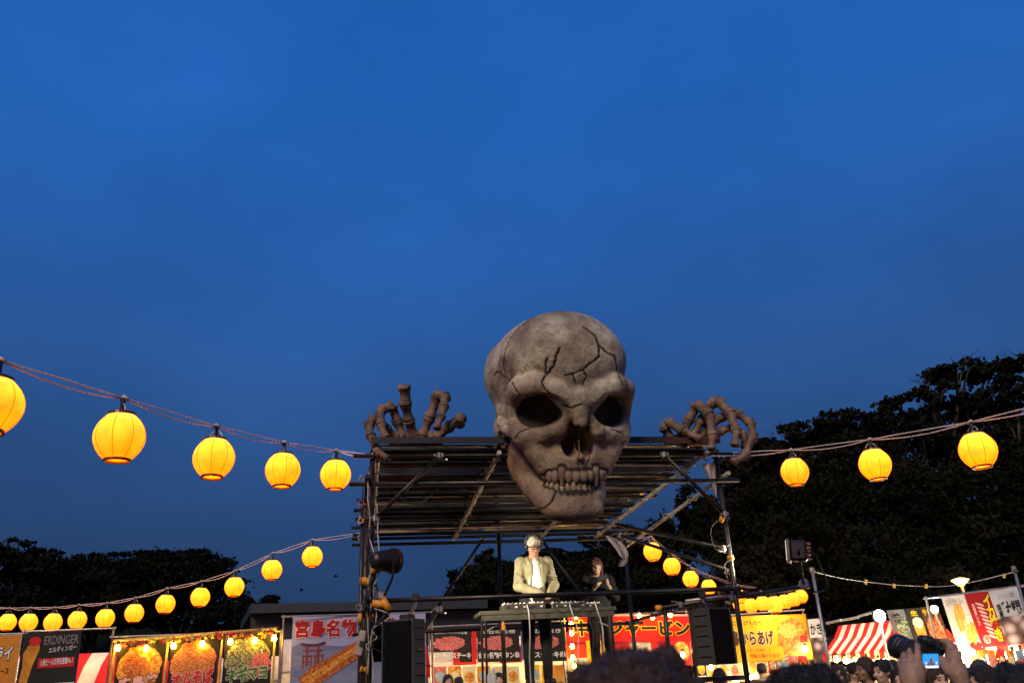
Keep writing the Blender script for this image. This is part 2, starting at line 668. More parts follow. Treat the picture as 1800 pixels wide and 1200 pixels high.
    j.ell((0, -260, 120), (135, 150, 58), k=20)
    j.ell((0, -200, 170), (120, 160, 34), k=20)
    for i in range(10):                                            # roots of the lower teeth
        a = (i - 4.5) / 4.5 * 1.1
        x, y = 150 * math.sin(a), -330 - 142 * math.cos(a)
        j.cap((x, y, 142), (x * 0.98, y + 8, 84), 17, 9, k=14)

    # cracks: drawn on the bone by following the surface along the view of the face
    cph, sph = math.cos(PHI), math.sin(PHI)

    def onto(f, pts):
        """pts: zoom coordinates of the face view -> points on the surface of field f"""
        P = []
        for (xa, ya), (xb, yb) in zip(pts[:-1], pts[1:]):
            n = max(2, int(math.hypot(xb - xa, yb - ya) / 7))
            P += [(xa + (xb - xa) * t / n, ya + (yb - ya) * t / n) for t in range(n)]
        P.append(pts[-1])
        rng = random.Random(len(P))
        out = []
        for x, y in P:
            xs, zs = (x - 461) + rng.uniform(-3, 3), 548 + 600 - y + rng.uniform(-3, 3)
            g = 1.0 + max(0, (zs - 620)) / 470 * 0.075
            xs, zs = xs * g, 560 + (zs - 560) * g
            ts = np.arange(-640, 300, 4.0)
            # face-view frame (x', y', z) back to the skull's own frame
            pts_ = np.stack([xs * cph + ts * sph, -xs * sph + ts * cph, np.full_like(ts, zs)], 1)
            hit = np.nonzero(f.sample(pts_) < 0)[0]
            if len(hit):
                out.append(tuple(pts_[hit[0]]))
        return out

    cr_s = [([(600, 165), (660, 205), (680, 260), (685, 315), (640, 345), (600, 382), (550, 400), (508, 408)], 7.5),
            ([(550, 400), (556, 430), (568, 452)], 5.5), ([(604, 384), (620, 415), (598, 460)], 5.5),
            ([(480, 272), (462, 315), (450, 365), (410, 405), (388, 440), (402, 475), (428, 500)], 8.5),
            ([(420, 322), (408, 350), (412, 378), (402, 405)], 6.5),
            ([(680, 258), (722, 292), (765, 305), (780, 370), (800, 425), (815, 452)], 6.5),
            ([(505, 66), (420, 76), (330, 108), (255, 170), (210, 230), (188, 290), (182, 360), (190, 410), (230, 440), (272, 512)], 7.0),
            ([(114, 400), (132, 378), (152, 378), (185, 412)], 5.5),
            ([(495, 562), (545, 574), (588, 556), (618, 560), (640, 575)], 5.0),
            ([(245, 738), (262, 705), (300, 690), (352, 676)], 5.5), ([(750, 684), (790, 700), (820, 712)], 5.0),
            ([(577, 660), (574, 720), (578, 790), (576, 860), (578, 900)], 5.0),
            ([(640, 800), (632, 850), (615, 880)], 4.5)]
    cr_j = [([(482, 985), (466, 1020), (452, 1050), (415, 1085), (372, 1108)], 7.5)]
    lines = []
    for f, cr in ((s, cr_s), (j, cr_j)):
        pp = []
        for pts, w in cr:
            q = onto(f, pts)
            prev = None
            for i, p in enumerate(q):
                if prev is not None and math.dist(prev, p) < 40:
                    ww = w * (0.62 if i < len(q) * 0.7 else 0.42)
                    f.cap(prev, p, ww, ww, k=0.0, sub=True)
                    pp.append((prev, p, ww))
                prev = p
        lines.append(pp)
    rings = []

    # the skull faces the crowd: its own up axis leans with the tilt of the head
    c0 = at(977.5, 725, 10.02)
    d = (c0 - EYE).normalized()
    r = (RIGHT - d * RIGHT.dot(d)).normalized()
    u = r.cross(d)
    root = empty('giant_skull', at(985, 905, 9.55))
    tag(root, 'giant cracked brown skull leaning over the front edge of the stage roof', 'skull')
    A = np.array(Matrix((r, d, u)).transposed()) @ np.array(Matrix.Rotation(PHI, 3, 'Z'))
    base = np.array(c0)

    def xf(V, jaw=False):
        W = np.array(V, float)
        if jaw:
            W[:, 0] = W[:, 0] * 0.93 - 20
        W = (W - np.array([0, 0, 548])) * SK
        return base + W @ A.T

    rng = random.Random(4)
    spec = []
    for i in range(12):
        a = (i - 5.5) / 5.5 * 1.22
        x, y = 172 * math.sin(a), -326 - 152 * math.cos(a)
        can = i in (3, 8)
        z1 = 158 if can else 180 + rng.uniform(-6, 8) + (12 if i in (0, 11) else 0)
        if i == 2:
            z1 = 174
        spec.append((x, y, 272 if can else 250, z1, 21 if can else (23.5 if i in (5, 6) else 22.5), 20, -a * 0.9, can, False))
    for i in range(12):
        a = (i - 5.5) / 5.5 * 1.12
        x, y = 156 * math.sin(a), -322 - 150 * math.cos(a)
        spec.append((x, y, 112, 192 + rng.uniform(-5, 5) - (14 if i in (3, 8) else 0), 19, 18, -a * 0.9, False, True))
    for f, nm, pp in ((s, 'cranium', lines[0]), (j, 'lower_jaw', lines[1])):
        V, F = f.nets()
        me = np_mesh(nm, xf(V, f is j), F)
        me.materials.append(BONE)
        crk = np.zeros(len(V), np.float32)
        for a, b, w in pp:
            a, b = np.array(a), np.array(b)
            lo, hi = np.minimum(a, b) - 16, np.maximum(a, b) + 16
            m = np.nonzero(np.all((V > lo) & (V < hi), axis=1))[0]
            if len(m) == 0:
                continue
            ba = b - a
            t = np.clip(((V[m] - a) @ ba) / max(ba @ ba, 1e-9), 0, 1)
            dist = np.linalg.norm(V[m] - a - t[:, None] * ba, axis=1)
            crk[m] = np.maximum(crk[m], np.clip((w + 3.5 - dist) / 4.0, 0, 1))
        for x, y, z0, z1, w, dp, an, can, jw in spec:      # painted outline round each tooth
            if jw != (f is j):
                continue
            za, zb = (z0 - 16, z1) if not jw else (z0 + 14, z1)
            t = np.clip((V[:, 2] - za) / (zb - za), 0, 1)
            hd = np.sqrt((V[:, 0] - x) ** 2 + (V[:, 1] - y) ** 2 + (V[:, 2] - za - t * (zb - za)) ** 2)
            crk = np.maximum(crk, np.where(V[:, 1] < -180, np.clip((w + 13 - hd) / 5, 0, 1), 0) * 0.92)
        me.attributes.new('crack', 'FLOAT', 'POINT').data.foreach_set('value', crk)
        wsh = np.clip((600 - V[:, 2]) / 260, 0, 1).astype(np.float32) * 0.46
        me.attributes.new('glow_wash', 'FLOAT', 'POINT').data.foreach_set('value', wsh)
        link(nm, me, root)

    # teeth, each on its own
    def tooth(x, y, z0, z1, w, dpt, ang, point, jaw=False):
        prof = []
        n = 10
        for i in range(9):
            t = i / 8
            e = math.sin(math.pi * min(1, 0.16 + t * 0.84)) ** 0.5 if not point else (1 - t ** 1.8 * 0.72) * min(1, 0.7 + t * 2)
            prof.append((max(e, 0.10), z0 + (z1 - z0) * t))
        vs, fs = [], []
        ca, sa = math.cos(ang), math.sin(ang)
        for e, z in prof:
            for k in range(n):
                a = k * math.tau / n
                px, py = math.copysign(abs(math.cos(a)) ** 0.75, math.cos(a)) * w * e, math.copysign(abs(math.sin(a)) ** 0.75, math.sin(a)) * dpt * e
                vs.append((x + px * ca - py * sa, y + px * sa + py * ca, z))
        for i in range(len(prof) - 1):
            for k in range(n):
                fs.append((i * n + k, i * n + (k + 1) % n, (i + 1) * n + (k + 1) % n, (i + 1) * n + k))
        fs.append(tuple(range(n)))
        fs.append(tuple(8 * n + k for k in range(n)))
        mb = MB()
        mb.add(xf(np.array(vs), jaw), fs)
        mb.build('tooth', TOOTH, root, smooth=True)

    # dark olive screen plate added at the back of each eye socket to darken it
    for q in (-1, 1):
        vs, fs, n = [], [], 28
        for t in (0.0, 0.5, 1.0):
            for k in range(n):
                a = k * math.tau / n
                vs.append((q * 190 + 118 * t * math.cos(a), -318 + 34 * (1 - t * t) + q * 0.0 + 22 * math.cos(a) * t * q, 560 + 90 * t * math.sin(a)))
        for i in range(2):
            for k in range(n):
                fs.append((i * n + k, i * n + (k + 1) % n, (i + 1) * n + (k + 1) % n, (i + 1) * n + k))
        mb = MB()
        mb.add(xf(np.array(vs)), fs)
        mb.build('socket_plate', mat('dark_olive', (0.060, 0.052, 0.032), 0.9, var=0.6, scale=3), root, smooth=True)
    for sp in spec:
        tooth(*sp)
    return root


TOOTH = mat('aged_tooth', (0.30, 0.215, 0.15), 0.6, var=0.5, scale=9, bump=0.3, bscale=30)
make_skull()
# ------------------------------------------------------------------ scaffold stage
FL = Vector((-1.70, 9.60, 0))
XD = Vector((0.9822, 0.1878, 0))
YD = Vector((-0.1878, 0.9822, 0))
SW, SD = 4.256, 4.10
DECK = 1.60


def S(a, b, z):
    return FL + XD * a + YD * b + Vector((0, 0, z))


PIPE = mat('dark_steel_pipe', (0.055, 0.048, 0.044), 0.4, 0.75, var=0.5, scale=5, bump=0.15, bscale=60)
ZINC = mat('galvanised_pipe', (0.62, 0.59, 0.52), 0.42, 0.55, var=0.35, scale=6, bump=0.1, bscale=60)
CLAMP = mat('zinc_coupler', (0.60, 0.55, 0.47), 0.3, 0.9, var=0.4, scale=30)
ORANGE = mat('orange_safety_cap', (0.75, 0.30, 0.025), 0.5, var=0.2)
BLACKP = mat('black_plastic', (0.018, 0.017, 0.017), 0.5, var=0.3, scale=20)

stage = empty('scaffold_stage', S(SW / 2, SD / 2, 0))
tag(stage, 'dark scaffold pipe stage with corrugated metal roof under the giant skull', 'stage')

PIPES = []


def pipe(p, q, r=0.026, m=None, name='pipe'):
    mb = MB()
    p, q = Vector(p), Vector(q)
    mb.tube([p, p.lerp(q, 0.5), q], r, 12)
    o = mb.build(name, m or PIPE, stage, smooth=False)
    o.data.polygons.foreach_set('use_smooth', [len(f.vertices) == 4 for f in o.data.polygons])
    return o


def coupler_mesh():
    mb = MB()
    # two half shells, a hinge block and bolts with nuts
    for z in (-0.02, 0.02):
        pass
    mb.lathe([(0.028, -0.03), (0.037, -0.03), (0.037, 0.03), (0.028, 0.03), (0.028, -0.03)], 12)
    R = Matrix.Rotation(math.pi / 2, 4, 'X') @ Matrix.Translation((0, 0, -0.064))
    mb.lathe([(0.028, -0.03), (0.037, -0.03), (0.037, 0.03), (0.028, 0.03), (0.028, -0.03)], 12,
             Matrix.Translation((0, 0.064, 0)) @ Matrix.Rotation(math.pi / 2, 4, 'Y'))
    mb.box((0, 0.032, 0), (0.05, 0.02, 0.05))
    mb.tube([(0.04, -0.05, 0), (0.04, 0.02, 0)], 0.008, 6)
    mb.tube([(0.04, -0.05, 0), (0.04, -0.032, 0)], 0.014, 6)
    mb.tube([(-0.02, 0.064, 0.042), (-0.075, 0.064, 0.042)], 0.008, 6)
    mb.tube([(-0.06, 0.064, 0.042), (-0.078, 0.064, 0.042)], 0.014, 6)
    mb.box((-0.042, 0.0, 0.0), (0.014, 0.03, 0.04))
    return mb.mesh('coupler', CLAMP)


COUP = coupler_mesh()
_crng = random.Random(3)


def coupler(p, rz=None, rx=0.0):
    o = link('coupler', COUP, stage, None, True)
    o.matrix_basis = Matrix.Translation(p) @ Matrix.Rotation(rz if rz is not None else _crng.uniform(-0.4, 0.4), 4, 'Z') @ Matrix.Rotation(rx, 4, 'X') @ Matrix.Rotation(_crng.choice((0, math.pi)), 4, 'Y')
    return o


ROOF_F, ROOF_R = 4.20, 3.92           # underside of the purlins, front and rear


def roof_z(b):
    return ROOF_F + (ROOF_R - ROOF_F) * b / SD


# standards
for a, b, top in ((0, 0, 4.22), (SW, 0, 4.22), (0, SD, 3.99), (SW, SD, 4.02), (2.12, SD, 3.93)):
    pipe(S(a, b, 0.03), S(a, b, top), 0.031)
pipe(S(-0.06, 1.1, 0.6), S(-0.05, 0.95, 3.62), 0.036)             # leaning storage pole on the left side
pipe(S(-0.10, 2.05, 0.03), S(-0.10, 2.05, 4.06), 0.026)
# base plates
for a, b in ((0, 0), (SW, 0), (0, SD), (SW, SD), (2.12, SD), (-0.10, 2.05)):
    MB().box(S(a, b, 0.016), (0.16, 0.16, 0.03)).build('base_plate', ZINC, stage)

# front ledgers
pipe(S(-0.22, -0.058, 4.165), S(SW + 0.2, -0.058, 4.165), 0.026)
pipe(S(-0.26, -0.058, 3.835), S(SW + 0.24, -0.058, 3.835), 0.026)
pipe(S(-0.04, -0.058, 2.545), S(SW + 0.05, -0.058, 2.545), 0.027)
pipe(S(-0.2, -0.058, 1.48), S(SW + 0.2, -0.058, 1.48), 0.026)
# rear ledgers
pipe(S(-0.25, SD + 0.058, 3.895), S(SW + 0.2, SD + 0.058, 3.90), 0.026)
pipe(S(-0.25, SD - 0.058, 3.785), S(SW + 0.25, SD - 0.058, 3.79), 0.026)
pipe(S(-0.2, SD + 0.058, 2.45), S(SW + 0.2, SD + 0.058, 2.45), 0.026)
pipe(S(-0.2, SD + 0.058, 1.48), S(SW + 0.2, SD + 0.058, 1.48), 0.026)
# side ledgers
for a in (-0.058, SW + 0.058):
    pipe(S(a, -0.2, 1.42), S(a, SD + 0.2, 1.42))
    pipe(S(a, -0.2, 2.49), S(a, SD + 0.2, 2.49))
    pipe(S(a, -0.18, 3.90), S(a, SD + 0.2, 3.68), m=ZINC if a > 0 else PIPE)
# rafters carrying the purlins
for a0, a1 in ((0.06, 0.06), (1.48, 1.40), (SW - 0.16, SW - 0.43), (2.92, 2.86)):
    pipe(S(a0, -0.15, roof_z(-0.15) - 0.032), S(a1, SD + 0.25, roof_z(SD + 0.25) - 0.032), 0.027, ZINC)
# purlins across, their ends standing out on the left
PUR = [0.02, 0.52, 1.03, 1.55, 2.06, 2.58, 3.08, 3.60, 4.08]
for i, b in enumerate(PUR):
    ex = (0.03, 0.02, 0.05, 0.05, 0.18, 0.22, 0.20, 0.26, 0.24)[i]
    pipe(S(-ex, b, roof_z(b) + 0.026), S((SW + 0.05, SW - 0.06, SW - 0.02, SW - 0.10, SW - 0.08, SW - 0.16, SW - 0.2, SW - 0.22, SW + 0.1)[i], b, roof_z(b) + 0.026), 0.026)
    for a in (0.06, 1.48 - 0.08 * b / SD, SW - 0.16 - 0.27 * b / SD, 2.92 - 0.06 * b / SD):
        coupler(S(a, b, roof_z(b) - 0.03), rz=0.19 + (0.1 if i % 2 else -0.2))
# corrugated roof sheets, laid across, one behind the other
SHEET = mat('corrugated_sheet', (0.30, 0.33, 0.37), 0.13, 1.0, var=0.45, scale=2.2, bump=0.08, bscale=12)


def sheet(b0, b1, a0, a1, lift):
    hA = 0.48 * (b1 - b0) * math.tan(math.radians(random.Random(int(b0 * 50)).uniform(6.5, 12.0)))
    prof = [(0.0, 0.0), (0.40, hA * 0.84), (0.48, hA), (0.56, hA * 0.9), (1.0, 0.0)]
    vs, fs = [], []
    na = 10
    rng = random.Random(int(b0 * 100))
    for i in range(na + 1):
        a = a0 + (a1 - a0) * i / na
        for t, h in prof:
            b = b0 + (b1 - b0) * t
            vs.append(S(a, b, roof_z(b) + 0.056 + h + lift + rng.uniform(-0.002, 0.002)))
    k = len(prof)
    for i in range(na):
        for j in range(k - 1):
            fs.append((i * k + j, i * k + j + 1, (i + 1) * k + j + 1, (i + 1) * k + j))
    m2 = len(vs)
    vs += [v + Vector((0, 0, 0.004)) for v in vs]
    fs += [tuple(m2 + x for x in f[::-1]) for f in fs]
    MB().add(vs, fs).build('roof_sheet', SHEET, stage)


for i in range(12):
    b0 = -0.16 + i * 0.36
    sheet(b0, b0 + 0.385, -0.02 + 0.01 * (i % 3), SW - 0.12 + 0.06 * (i % 2) - 0.026 * i, 0.006 * (i % 2))
# fascia board along the front roof edge
MB().box(S(1.85, -0.19, 4.315), (3.75, 0.03, 0.075), Matrix.Rotation(math.atan2(XD.y, XD.x), 3, 'Z')).build('fascia_board', mat('black_board', (0.02, 0.016, 0.015), 0.5), stage)
MB().box(S(SW - 0.36, -0.19, 4.305), (0.72, 0.03, 0.07), Matrix.Rotation(math.atan2(XD.y, XD.x), 3, 'Z')).build('fascia_board', mat('dark_red_board', (0.07, 0.018, 0.014), 0.5), stage)

# braces
def brace(p, q, m=None):
    pipe(p, q, 0.0245, m)
    coupler(Vector(p).lerp(Vector(q), 0.02))
    coupler(Vector(p).lerp(Vector(q), 0.98))


brace(S(0.79, -0.10, 4.17), S(0.02, -0.09, 3.42))
brace(S(3.53, -0.10, 4.17), S(SW - 0.02, -0.09, 3.40))
brace(S(SW - 0.02, 0.05, 3.02), S(3.55, 2.35, 3.75))
brace(S(3.90, 3.2, 3.72), S(SW + 0.03, 0.06, 2.75))
brace(S(1.90, SD + 0.11, 3.90), S(0.86, SD + 0.11, 2.48))
brace(S(2.82, SD + 0.11, 3.90), S(3.70, SD + 0.11, 2.60))
brace(S(0.75, -0.10, 2.45), S(0.05, -0.1, 1.55))
brace(S(SW + 0.06, 0.3, 2.45), S(SW + 0.06, 2.2, 1.5))
# couplers at the ledger joints
for a in (0, SW):
    for z in (4.165, 3.835, 2.545, 1.48):
        coupler(S(a, -0.03, z), rz=0.19)
    for z in (3.895, 3.785, 2.45, 1.48):
        coupler(S(a, SD + 0.03, z), rz=0.19)
for z in (3.895, 3.785, 2.45):
    coupler(S(2.12, SD + 0.03, z), rz=0.19)
for b, z in ((0.02, 3.89), (1.0, 3.84), (2.0, 3.79), (3.0, 3.73), (0.0, 2.49), (2.05, 2.49)):
    coupler(S(-0.058, b, z), rz=1.7)
    coupler(S(SW + 0.058, b, z), rz=1.7)
# orange tape and caps on the posts
def cap(p, q, r=0.042):
    r = r * 0.8
    MB().tube([p, Vector(p).lerp(Vector(q), 0.5), q], [r, r * 1.05, r * 0.9], 12).build('safety_cap', ORANGE, stage, smooth=True)


cap(S(SW, -0.01, 2.88), S(SW, -0.01, 2.935), 0.05)
cap(S(0, -0.01, 2.36), S(0, -0.01, 2.42), 0.05)
cap(S(-0.12, 0.93, 2.87), S(-0.02, 0.93, 2.87), 0.062)
cap(S(0.0, -0.12, 2.86), S(0.10, -0.12, 2.87), 0.05)
cap(S(-0.10, 2.0, 2.47), S(-0.10, 2.0, 2.58), 0.045)
cap(S(0.02, -0.11, 2.52), S(0.18, -0.13, 2.49), 0.05)
cap(S(0.13, -0.13, 2.55), S(0.20, -0.14, 2.44), 0.05)
cap(S(-0.07, 1.05, 2.10), S(-0.03, 1.05, 2.21), 0.05)
cap(S(SW - 0.08, -0.06, 3.33), S(SW - 0.04, -0.06, 3.40), 0.04)
cap(S(-0.09, 1.04, 1.90), S(-0.01, 1.04, 1.86), 0.055)
# deck boards
DECKM = mat('deck_board', (0.12, 0.10, 0.08), 0.8, var=0.5, scale=3)
for i in range(10):
    b = 0.0 + i * SD / 10
    MB().box(S(SW / 2, b + 0.2, DECK - 0.025), (SW + 0.06, SD / 10 - 0.008, 0.05), Matrix.Rotation(math.atan2(XD.y, XD.x), 3, 'Z')).build('deck_board', DECKM, stage)

# cables taped to the left post
CABLE = mat('black_cable', (0.02, 0.018, 0.018), 0.5)
WCABLE = mat('white_cable', (0.55, 0.5, 0.45), 0.5)


def wire(name, pts, r, m, parent):
    pts = [Vector(p) for p in pts]
    out = []
    for i in range(len(pts) - 1):
        p0, p1, p2, p3 = pts[max(i - 1, 0)], pts[i], pts[i + 1], pts[min(i + 2, len(pts) - 1)]
        for t in np.linspace(0, 1, 7)[:-1]:
            t = float(t)
            out.append(0.5 * ((2 * p1) + (p2 - p0) * t + (2 * p0 - 5 * p1 + 4 * p2 - p3) * t * t + (3 * p1 - p0 - 3 * p2 + p3) * t ** 3))
    out.append(pts[-1])
    return MB().tube(out, r, 6).build(name, m, parent, smooth=True)


_wr = random.Random(12)
for k in range(6):
    a0 = _wr.uniform(-0.08, 0.08)
    pts = []
    z = 4.1 - 0.1 * k
    while z > (1.7 if k % 2 else 2.4):
        pts.append(S(a0 + _wr.uniform(-0.05, 0.05), -0.06 - _wr.uniform(0, 0.06), z))
        z -= _wr.uniform(0.12, 0.3)
    wire('cable', pts, 0.007, (CABLE, WCABLE, CABLE, CABLE)[k % 4], stage)
for k in range(3):
    pts = [S(0.02 + _wr.uniform(-0.1, 0.2), -0.12 + _wr.uniform(-0.03, 0.03), 2.45 - 0.09 * i + _wr.uniform(-0.05, 0.05)) for i in range(6)]
    wire('cable', pts, 0.007, (CABLE, CABLE, WCABLE)[k % 3], stage)
wire('cable', [S(SW - 0.02, -0.05, 3.4), S(SW - 0.22, -0.07, 3.25), S(SW - 0.2, -0.07, 3.0), S(SW - 0.02, -0.06, 3.05)], 0.005, CABLE, stage)
wire('cable', [S(SW + 0.02, -0.05, 2.9), S(SW - 0.12, -0.07, 2.8), S(SW - 0.06, -0.08, 2.55), S(SW + 0.1, -0.1, 2.5)], 0.008, CABLE, stage)
wire('cable', [S(1.0, -0.06, 3.80), S(1.25, -0.07, 3.70), S(1.6, -0.06, 3.80)], 0.005, CABLE, stage)
wire('cable', [S(0.15, 0.02, 3.8), S(0.5, 0.05, 3.62), S(0.75, 0.03, 3.78)], 0.006, CABLE, stage)
# right-hand outrigger carrying the flood lamp
pipe(at(1160, 1068, 10.12), at(1424, 1030, 10.75), 0.028)
pipe(at(1205, 1056, 10.30), at(1300, 1044, 10.42), 0.022, ZINC)
pipe(at(1168, 1066, 10.14), Vector((at(1175, 1150, 10.16).x, at(1175, 1150, 10.16).y, DECK)), 0.024)
cap(at(1153, 1069, 10.11), at(1162, 1067.6, 10.125), 0.045)
cap(at(1266, 1034, 10.40), at(1272, 1052, 10.40), 0.05)
coupler(at(1195, 1062, 10.2))
coupler(at(1285, 1050, 10.40))
# strut holding the skull back
pipe(at(879, 758, 9.98), at(877, 800, 9.98), 0.026)
pipe(at(1082, 788, 10.2), at(1078, 812, 10.2), 0.03)
# torn cloth tied to the right posts
CLOTH = mat('thin_white_cloth', (0.80, 0.70, 0.68), 0.85, var=0.2, trans=0.3)


def cloth(outline, Y0, label, seed):
    """a limp rag: outline of pixel pairs (left, right) from top to bottom"""
    rng = random.Random(seed)
    vs, fs = [], []
    nx = 9
    for i, (xl, xr, y) in enumerate(outline):
        for k in range(nx):
            t = k / (nx - 1)
            vs.append(at(xl + (xr - xl) * t, y + rng.uniform(-1, 1), Y0 + 0.05 * math.sin(t * 9 + i * 0.7) + rng.uniform(-0.012, 0.012)))
    for i in range(len(outline) - 1):
        for k in range(nx - 1):
            fs.append((i * nx + k, i * nx + k + 1, (i + 1) * nx + k + 1, (i + 1) * nx + k))
    n = len(vs)
    vs += [v + Vector((0.004, 0.008, 0)) for v in vs]
    fs += [tuple(n + x for x in f[::-1]) for f in fs]
    o = MB().add(vs, fs).build('cloth_rag', CLOTH, smooth=True)
    tag(o, label, 'cloth')


cloth([(1236, 1256, 814), (1234, 1257, 821), (1240, 1257, 828), (1244, 1257, 836), (1249, 1258, 845), (1253, 1259, 855), (1256, 1260, 866), (1257, 1259, 874)], 10.38,
      'crumpled pale rag tied to the upper right post of the stage', 5)
cloth([(1064, 1072, 942), (1069, 1084, 948), (1074, 1093, 954), (1079, 1099, 961), (1084, 1103, 968), (1089, 1105, 975), (1094, 1103, 981), (1089, 1103, 987), (1087, 1096, 995)], 14.0,
      'narrow white cloth tied to the rear right post of the stage', 6)
# ------------------------------------------------------------------ skeleton hands on the roof
BONE2 = mat('dark_bone', (0.27, 0.165, 0.115), 0.7, var=0.6, scale=7, bump=0.6, bscale=22, color2=(0.06, 0.036, 0.028))


def bone(name, p, q, r, parent, seed):
    p, q = Vector(p), Vector(q)
    r = r * 1.0
    rng = random.Random(seed)
    prof = [(-0.05, 0.30), (-0.035, 0.72), (0.0, 0.98), (0.06, 1.08), (0.13, 1.0), (0.25, 0.82), (0.50, 0.74), (0.72, 0.80),
            (0.84, 0.98), (0.93, 1.06), (0.99, 0.98), (1.03, 0.72), (1.05, 0.30)]
    mb = MB()
    bend = (q - p).orthogonal().normalized() * (q - p).length * 0.03
    pts = [p.lerp(q, t) + bend * math.sin(max(0, min(1, t)) * math.pi) for t, _ in prof]
    mb.tube(pts, [r * k for _, k in prof], 14)
    for i, v in enumerate(mb.v):
        mb.v[i] = Vector(v) + Vector((rng.gauss(0, 1), rng.gauss(0, 1), rng.gauss(0, 1))) * r * 0.035
    return mb.build(name, BONE2, parent, smooth=True)


def hand(ox, oy, sc, fingers, carpals, base, label):
    """fingers: chains of (zoom x, zoom y, depth offset, radius) in the photograph's enlargement"""
    root = empty('skeleton_hand', base)
    tag(root, label, 'skeleton hand', 'bony hands gripping the stage roof')
    sd = 0
    for ch in fingers:
        for (xa, ya, da, ra), (xb, yb, db, rb) in zip(ch[:-1], ch[1:]):
            sd += 1
            p = at(ox + xa / sc, oy + ya / sc, base[1] + da)
            q = at(ox + xb / sc, oy + yb / sc, base[1] + db)
            bone('finger_bone', p, q, (ra + rb) / 2, root, sd)
    for x, y, d, r in carpals:
        sd += 1
        p = at(ox + x / sc, oy + y / sc, base[1] + d)
        bone('wrist_bone', p + Vector((0, -0.02, -0.07)), p + Vector((0, 0.03, 0.06)), r, root, sd)


hl = at(722, 778, 9.75)
hand(620, 650, 6.667, [
    [(505, 790, .10, .075), (390, 690, 0, .06), (240, 565, -.06, .062), (190, 650, -.14, .066), (215, 780, -.2, .056), (300, 965, -.26, .052), (420, 1045, -.3, .045)],
    [(590, 790, .12, .075), (520, 600, .05, .06), (455, 425, -.04, .075), (330, 475, -.12, .066), (335, 650, -.2, .06), (395, 800, -.24, .052)],
    [(705, 770, .12, .085), (655, 590, 0, .07), (618, 410, -.10, .07), (600, 185, -.22, .09)],
    [(820, 770, .12, .08), (900, 560, .06, .06), (985, 300, 0, .078), (1090, 320, -.1, .07), (1065, 440, -.17, .062), (1035, 555, -.21, .052), (985, 690, -.26, .046)],
    [(985, 790, .12, .08), (1130, 665, .04, .062), (1270, 560, -.06, .082), (1245, 640, -.14, .06)],
], [(560, 830, .1, .06), (650, 800, .08, .055), (735, 805, .08, .055), (815, 810, .1, .07), (920, 795, .1, .065), (1000, 800, .12, .06), (480, 830, .12, .05)],
    hl, 'brown skeleton hand with spread fingers on the left roof corner')
hr = at(1235, 775, 10.28)
hand(1060, 680, 6.0, [
    [(720, 560, .05, .075), (640, 420, 0, .07), (700, 370, -.06, .075), (850, 465, -.16, .062), (1035, 555, -.24, .045)],
    [(830, 520, .10, .075), (900, 350, .05, .065), (990, 185, -.04, .085), (1130, 300, -.14, .07), (1155, 520, -.22, .06), (1145, 665, -.26, .055)],
    [(930, 540, .12, .07), (1040, 350, .06, .06), (1150, 170, .0, .078), (1220, 150, -.05, .085), (1350, 290, -.14, .068), (1410, 470, -.22, .062), (1390, 620, -.26, .05)],
    [(1010, 560, .14, .07), (1120, 420, .1, .06), (1270, 310, .04, .07), (1420, 275, -.02, .062), (1560, 380, -.1, .064), (1590, 520, -.15, .055), (1500, 720, -.22, .056), (1365, 790, -.26, .046)],
    [(1080, 560, .16, .065), (1230, 470, .12, .06), (1390, 420, .06, .066), (1485, 510, 0, .058), (1500, 640, -.05, .05)],
], [(690, 545, .1, .06), (770, 565, .08, .055), (850, 570, .08, .055), (930, 575, .1, .055), (1000, 580, .1, .05)],
    hr, 'brown skeleton hand with hooked fingers on the right roof corner')
